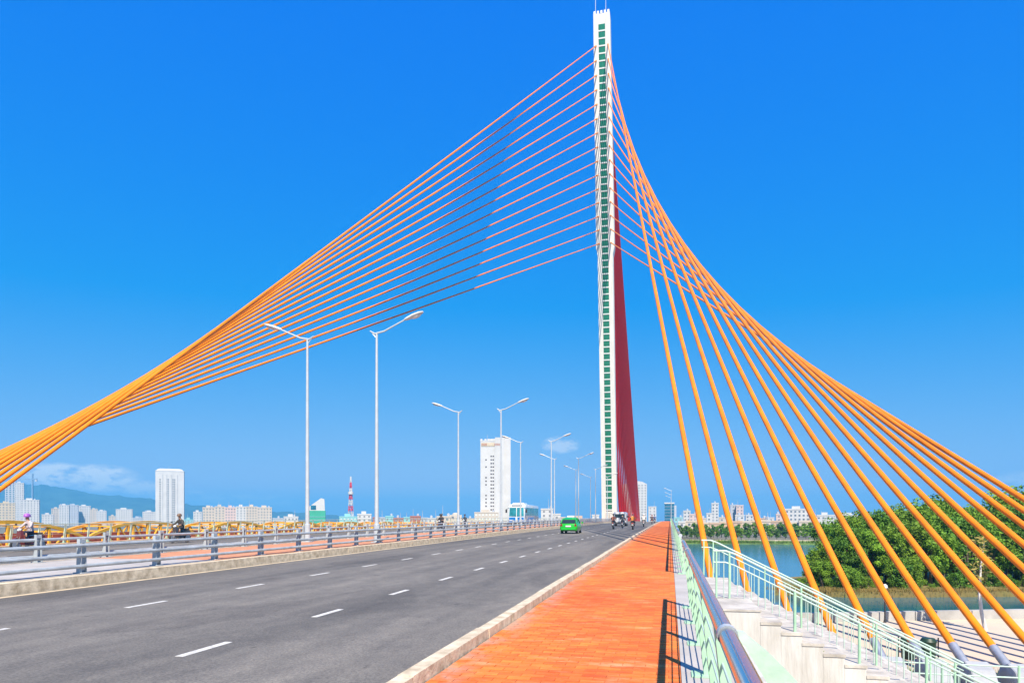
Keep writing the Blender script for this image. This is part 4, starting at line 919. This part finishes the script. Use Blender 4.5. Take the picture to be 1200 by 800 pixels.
def rider_mesh(shirt, trouser):
    J = [(0, -.12, .86), (0, -.10, 1.05), (0, -.04, 1.27), (0, .0, 1.40), (0, .03, 1.47), (0, .05, 1.60),
         (.17, -.04, 1.30), (.25, .10, 1.12), (.30, .30, 1.05), (.31, .38, 1.05), (-.17, -.04, 1.30), (-.25, .10, 1.12), (-.30, .30, 1.05), (-.31, .38, 1.05),
         (.10, -.10, .86), (.19, .28, .82), (.17, .18, .46), (.17, .34, .40), (-.10, -.10, .86), (-.19, .28, .82), (-.17, .18, .46), (-.17, .34, .40)]
    E_ = [(0, 1), (1, 2), (2, 3), (3, 4), (4, 5), (2, 6), (6, 7), (7, 8), (8, 9), (2, 10), (10, 11), (11, 12), (12, 13), (0, 14), (14, 15), (15, 16), (16, 17), (0, 18), (18, 19), (19, 20), (20, 21)]
    rad = [(.15, .12), (.15, .11), (.14, .10), (.06, .06), (.075, .08), (.085, .10), (.07, .07), (.052, .052), (.038, .038), (.042, .03), (.07, .07), (.052, .052), (.038, .038), (.042, .03), (.10, .10), (.075, .075), (.05, .05), (.045, .035), (.10, .10), (.075, .075), (.05, .05), (.045, .035)]
    for s in (1, -1):   # five short curled fingers round each grip
        base_i = 9 if s > 0 else 13
        for q, (dx, ln_) in enumerate(((-.04, .05), (-.02, .06), (0, .065), (.02, .06), (.035, .045))):
            J.append((s * (.31 + dx), .38 + ln_, 1.05)); J.append((s * (.31 + dx), .37 + ln_, 1.01)); i = len(J) - 2
            E_ += [(base_i, i), (i, i + 1)]; rad += [(.011, .011), (.009, .009)]
    me = bpy.data.meshes.new('rider_cage'); me.from_pydata(J, E_, []); ob = bpy.data.objects.new('rider_cage', me); COL.objects.link(ob)
    sk = ob.modifiers.new('skin', 'SKIN'); sk.use_smooth_shade = True
    for i, r_ in enumerate(rad): me.skin_vertices[0].data[i].radius = r_
    me.skin_vertices[0].data[0].use_root = True
    sb = ob.modifiers.new('sub', 'SUBSURF'); sb.levels = 1; sb.render_levels = 1
    dg = bpy.context.evaluated_depsgraph_get(); out = bpy.data.meshes.new_from_object(ob.evaluated_get(dg)); bpy.data.objects.remove(ob)
    out.materials.clear()
    for m_ in (SKIN, shirt, trouser, BLACK): out.materials.append(m_)
    for p in out.polygons:
        c = p.center; p.use_smooth = True
        if c.z > 1.40: p.material_index = 0
        elif c.y > .27 and abs(c.x) > .22: p.material_index = 0
        elif c.z > .93: p.material_index = 1
        elif c.z > .48: p.material_index = 2
        else: p.material_index = 3
    out.name = 'body'; return out
def helmet_mesh(m):
    b = MB(); b.loft([[(.125 * s * math.cos(a), .045 + .15 * s * math.sin(a), z_) for a in [i * math.pi / 7 for i in range(14)]] for z_, s in ((1.565, .98), (1.60, 1.03), (1.66, .98), (1.71, .75), (1.735, .35))]); return b.mesh('helmet', m, True)
def rider(x, y, rz, scol, shirt, trouser, helm, slabel, plabel, pillion=None):
    z_ = Zp(y) - .15; so_ = thing('scooter', (x, y, z_), slabel, 'scooter', rz=rz); scooter_parts(so_, scol)
    po = thing('person', (x, y, z_), plabel, 'person', rz=rz); link('body', rider_mesh(mat('cloth' + str(shirt), shirt, .85, .1, 8), mat('cloth' + str(trouser), trouser, .85, .1, 8)), po)
    link('helmet', helmet_mesh(mat('helmet' + str(helm), helm, .3, .02, 5)), po)
    if pillion:
        p2 = thing('person', Vector((x, y, z_)) + Matrix.Rotation(rz, 3, 'Z') @ Vector((0, -.36, .03)), pillion[1], 'person', rz=rz); me_ = rider_mesh(mat('cloth' + str(pillion[0]), pillion[0], .85, .1, 8), mat('cloth' + str(trouser), trouser, .85, .1, 8)); link('body', me_, p2); link('helmet', helmet_mesh(mat('helmet' + str(pillion[2]), pillion[2], .3, .02, 5)), p2)
PI = math.pi
rider(-6.15, 77, 0, (.30, .10, .04), (.38, .13, .08), (.03, .03, .05), (.05, .05, .06), 'brown scooter left of the white van', 'person in a rust coloured shirt riding beside the white van')
rider(-5.55, 83, 0, (.05, .05, .06), (.03, .035, .05), (.03, .03, .05), (.02, .02, .02), 'black scooter close behind the white van', 'person in dark clothes riding close behind the white van')
rider(-3.85, 74, 0, (.55, .06, .02), (.55, .55, .66), (.05, .05, .07), (.70, .70, .72), 'red scooter with a passenger near the kerb', 'person in a pale lilac shirt steering the red scooter', ((.62, .22, .04), 'passenger in an orange shirt on the red scooter', (.35, .05, .05)))
rider(-3.45, 94, 0, (.60, .55, .50), (.74, .66, .56), (.05, .04, .04), (.75, .7, .65), 'pale scooter ahead of the red scooter', 'person in a cream shirt riding ahead of the red scooter')
rider(-3.1, 124, 0, (.35, .03, .03), (.10, .06, .06), (.04, .04, .04), (.25, .03, .03), 'dark red scooter far along by the walkway kerb', 'person in dark clothes and red helmet far along by the kerb')
rider(-3.2, 150, 0, (.04, .06, .16), (.05, .08, .2), (.04, .04, .04), (.03, .03, .06), 'blue scooter farthest along the walkway kerb', 'person in a navy shirt farthest along the road')
rider(-28.9, 25.7, PI, (.16, .025, .025), (.50, .42, .42), (.02, .025, .05), (.33, .10, .45), 'red scooter under the rider with the purple helmet', 'person in a pale pink jacket and purple helmet riding a scooter')
rider(-28.3, 35.0, PI, (.05, .05, .06), (.05, .045, .04), (.04, .04, .04), (.16, .10, .06), 'black scooter before the tall white residential tower', 'person in black clothes and brown helmet riding a scooter')
rider(-23.4, 68, PI, (.04, .04, .05), (.04, .04, .05), (.03, .03, .04), (.03, .03, .03), 'black scooter left of the domed house', 'person in black riding left of the domed house', ((.05, .05, .06), 'passenger in black on the scooter left of the domed house', (.05, .05, .05)))
rider(-23.8, 78, PI, (.05, .06, .09), (.05, .07, .10), (.03, .03, .04), (.04, .04, .06), 'dark scooter right of the domed house', 'person in dark blue riding right of the domed house')

# ------------------------------------------------------------------ haze
hz = MB().box(-7900, 7900, -2500, 7900, -9, 285); hm = bpy.data.materials.new('haze'); hm.use_nodes = True; t = hm.node_tree; t.nodes.clear()
ou = t.nodes.new('ShaderNodeOutputMaterial'); pv = t.nodes.new('ShaderNodeVolumePrincipled'); pv.inputs['Color'].default_value = (.14, .60, 1.0, 1); pv.inputs['Density'].default_value = HAZE_D = 2.5e-4; pv.inputs['Anisotropy'].default_value = 0.0
t.links.new(pv.outputs[0], ou.inputs['Volume'])
tag(hz.build('haze', hm), kind='stuff')
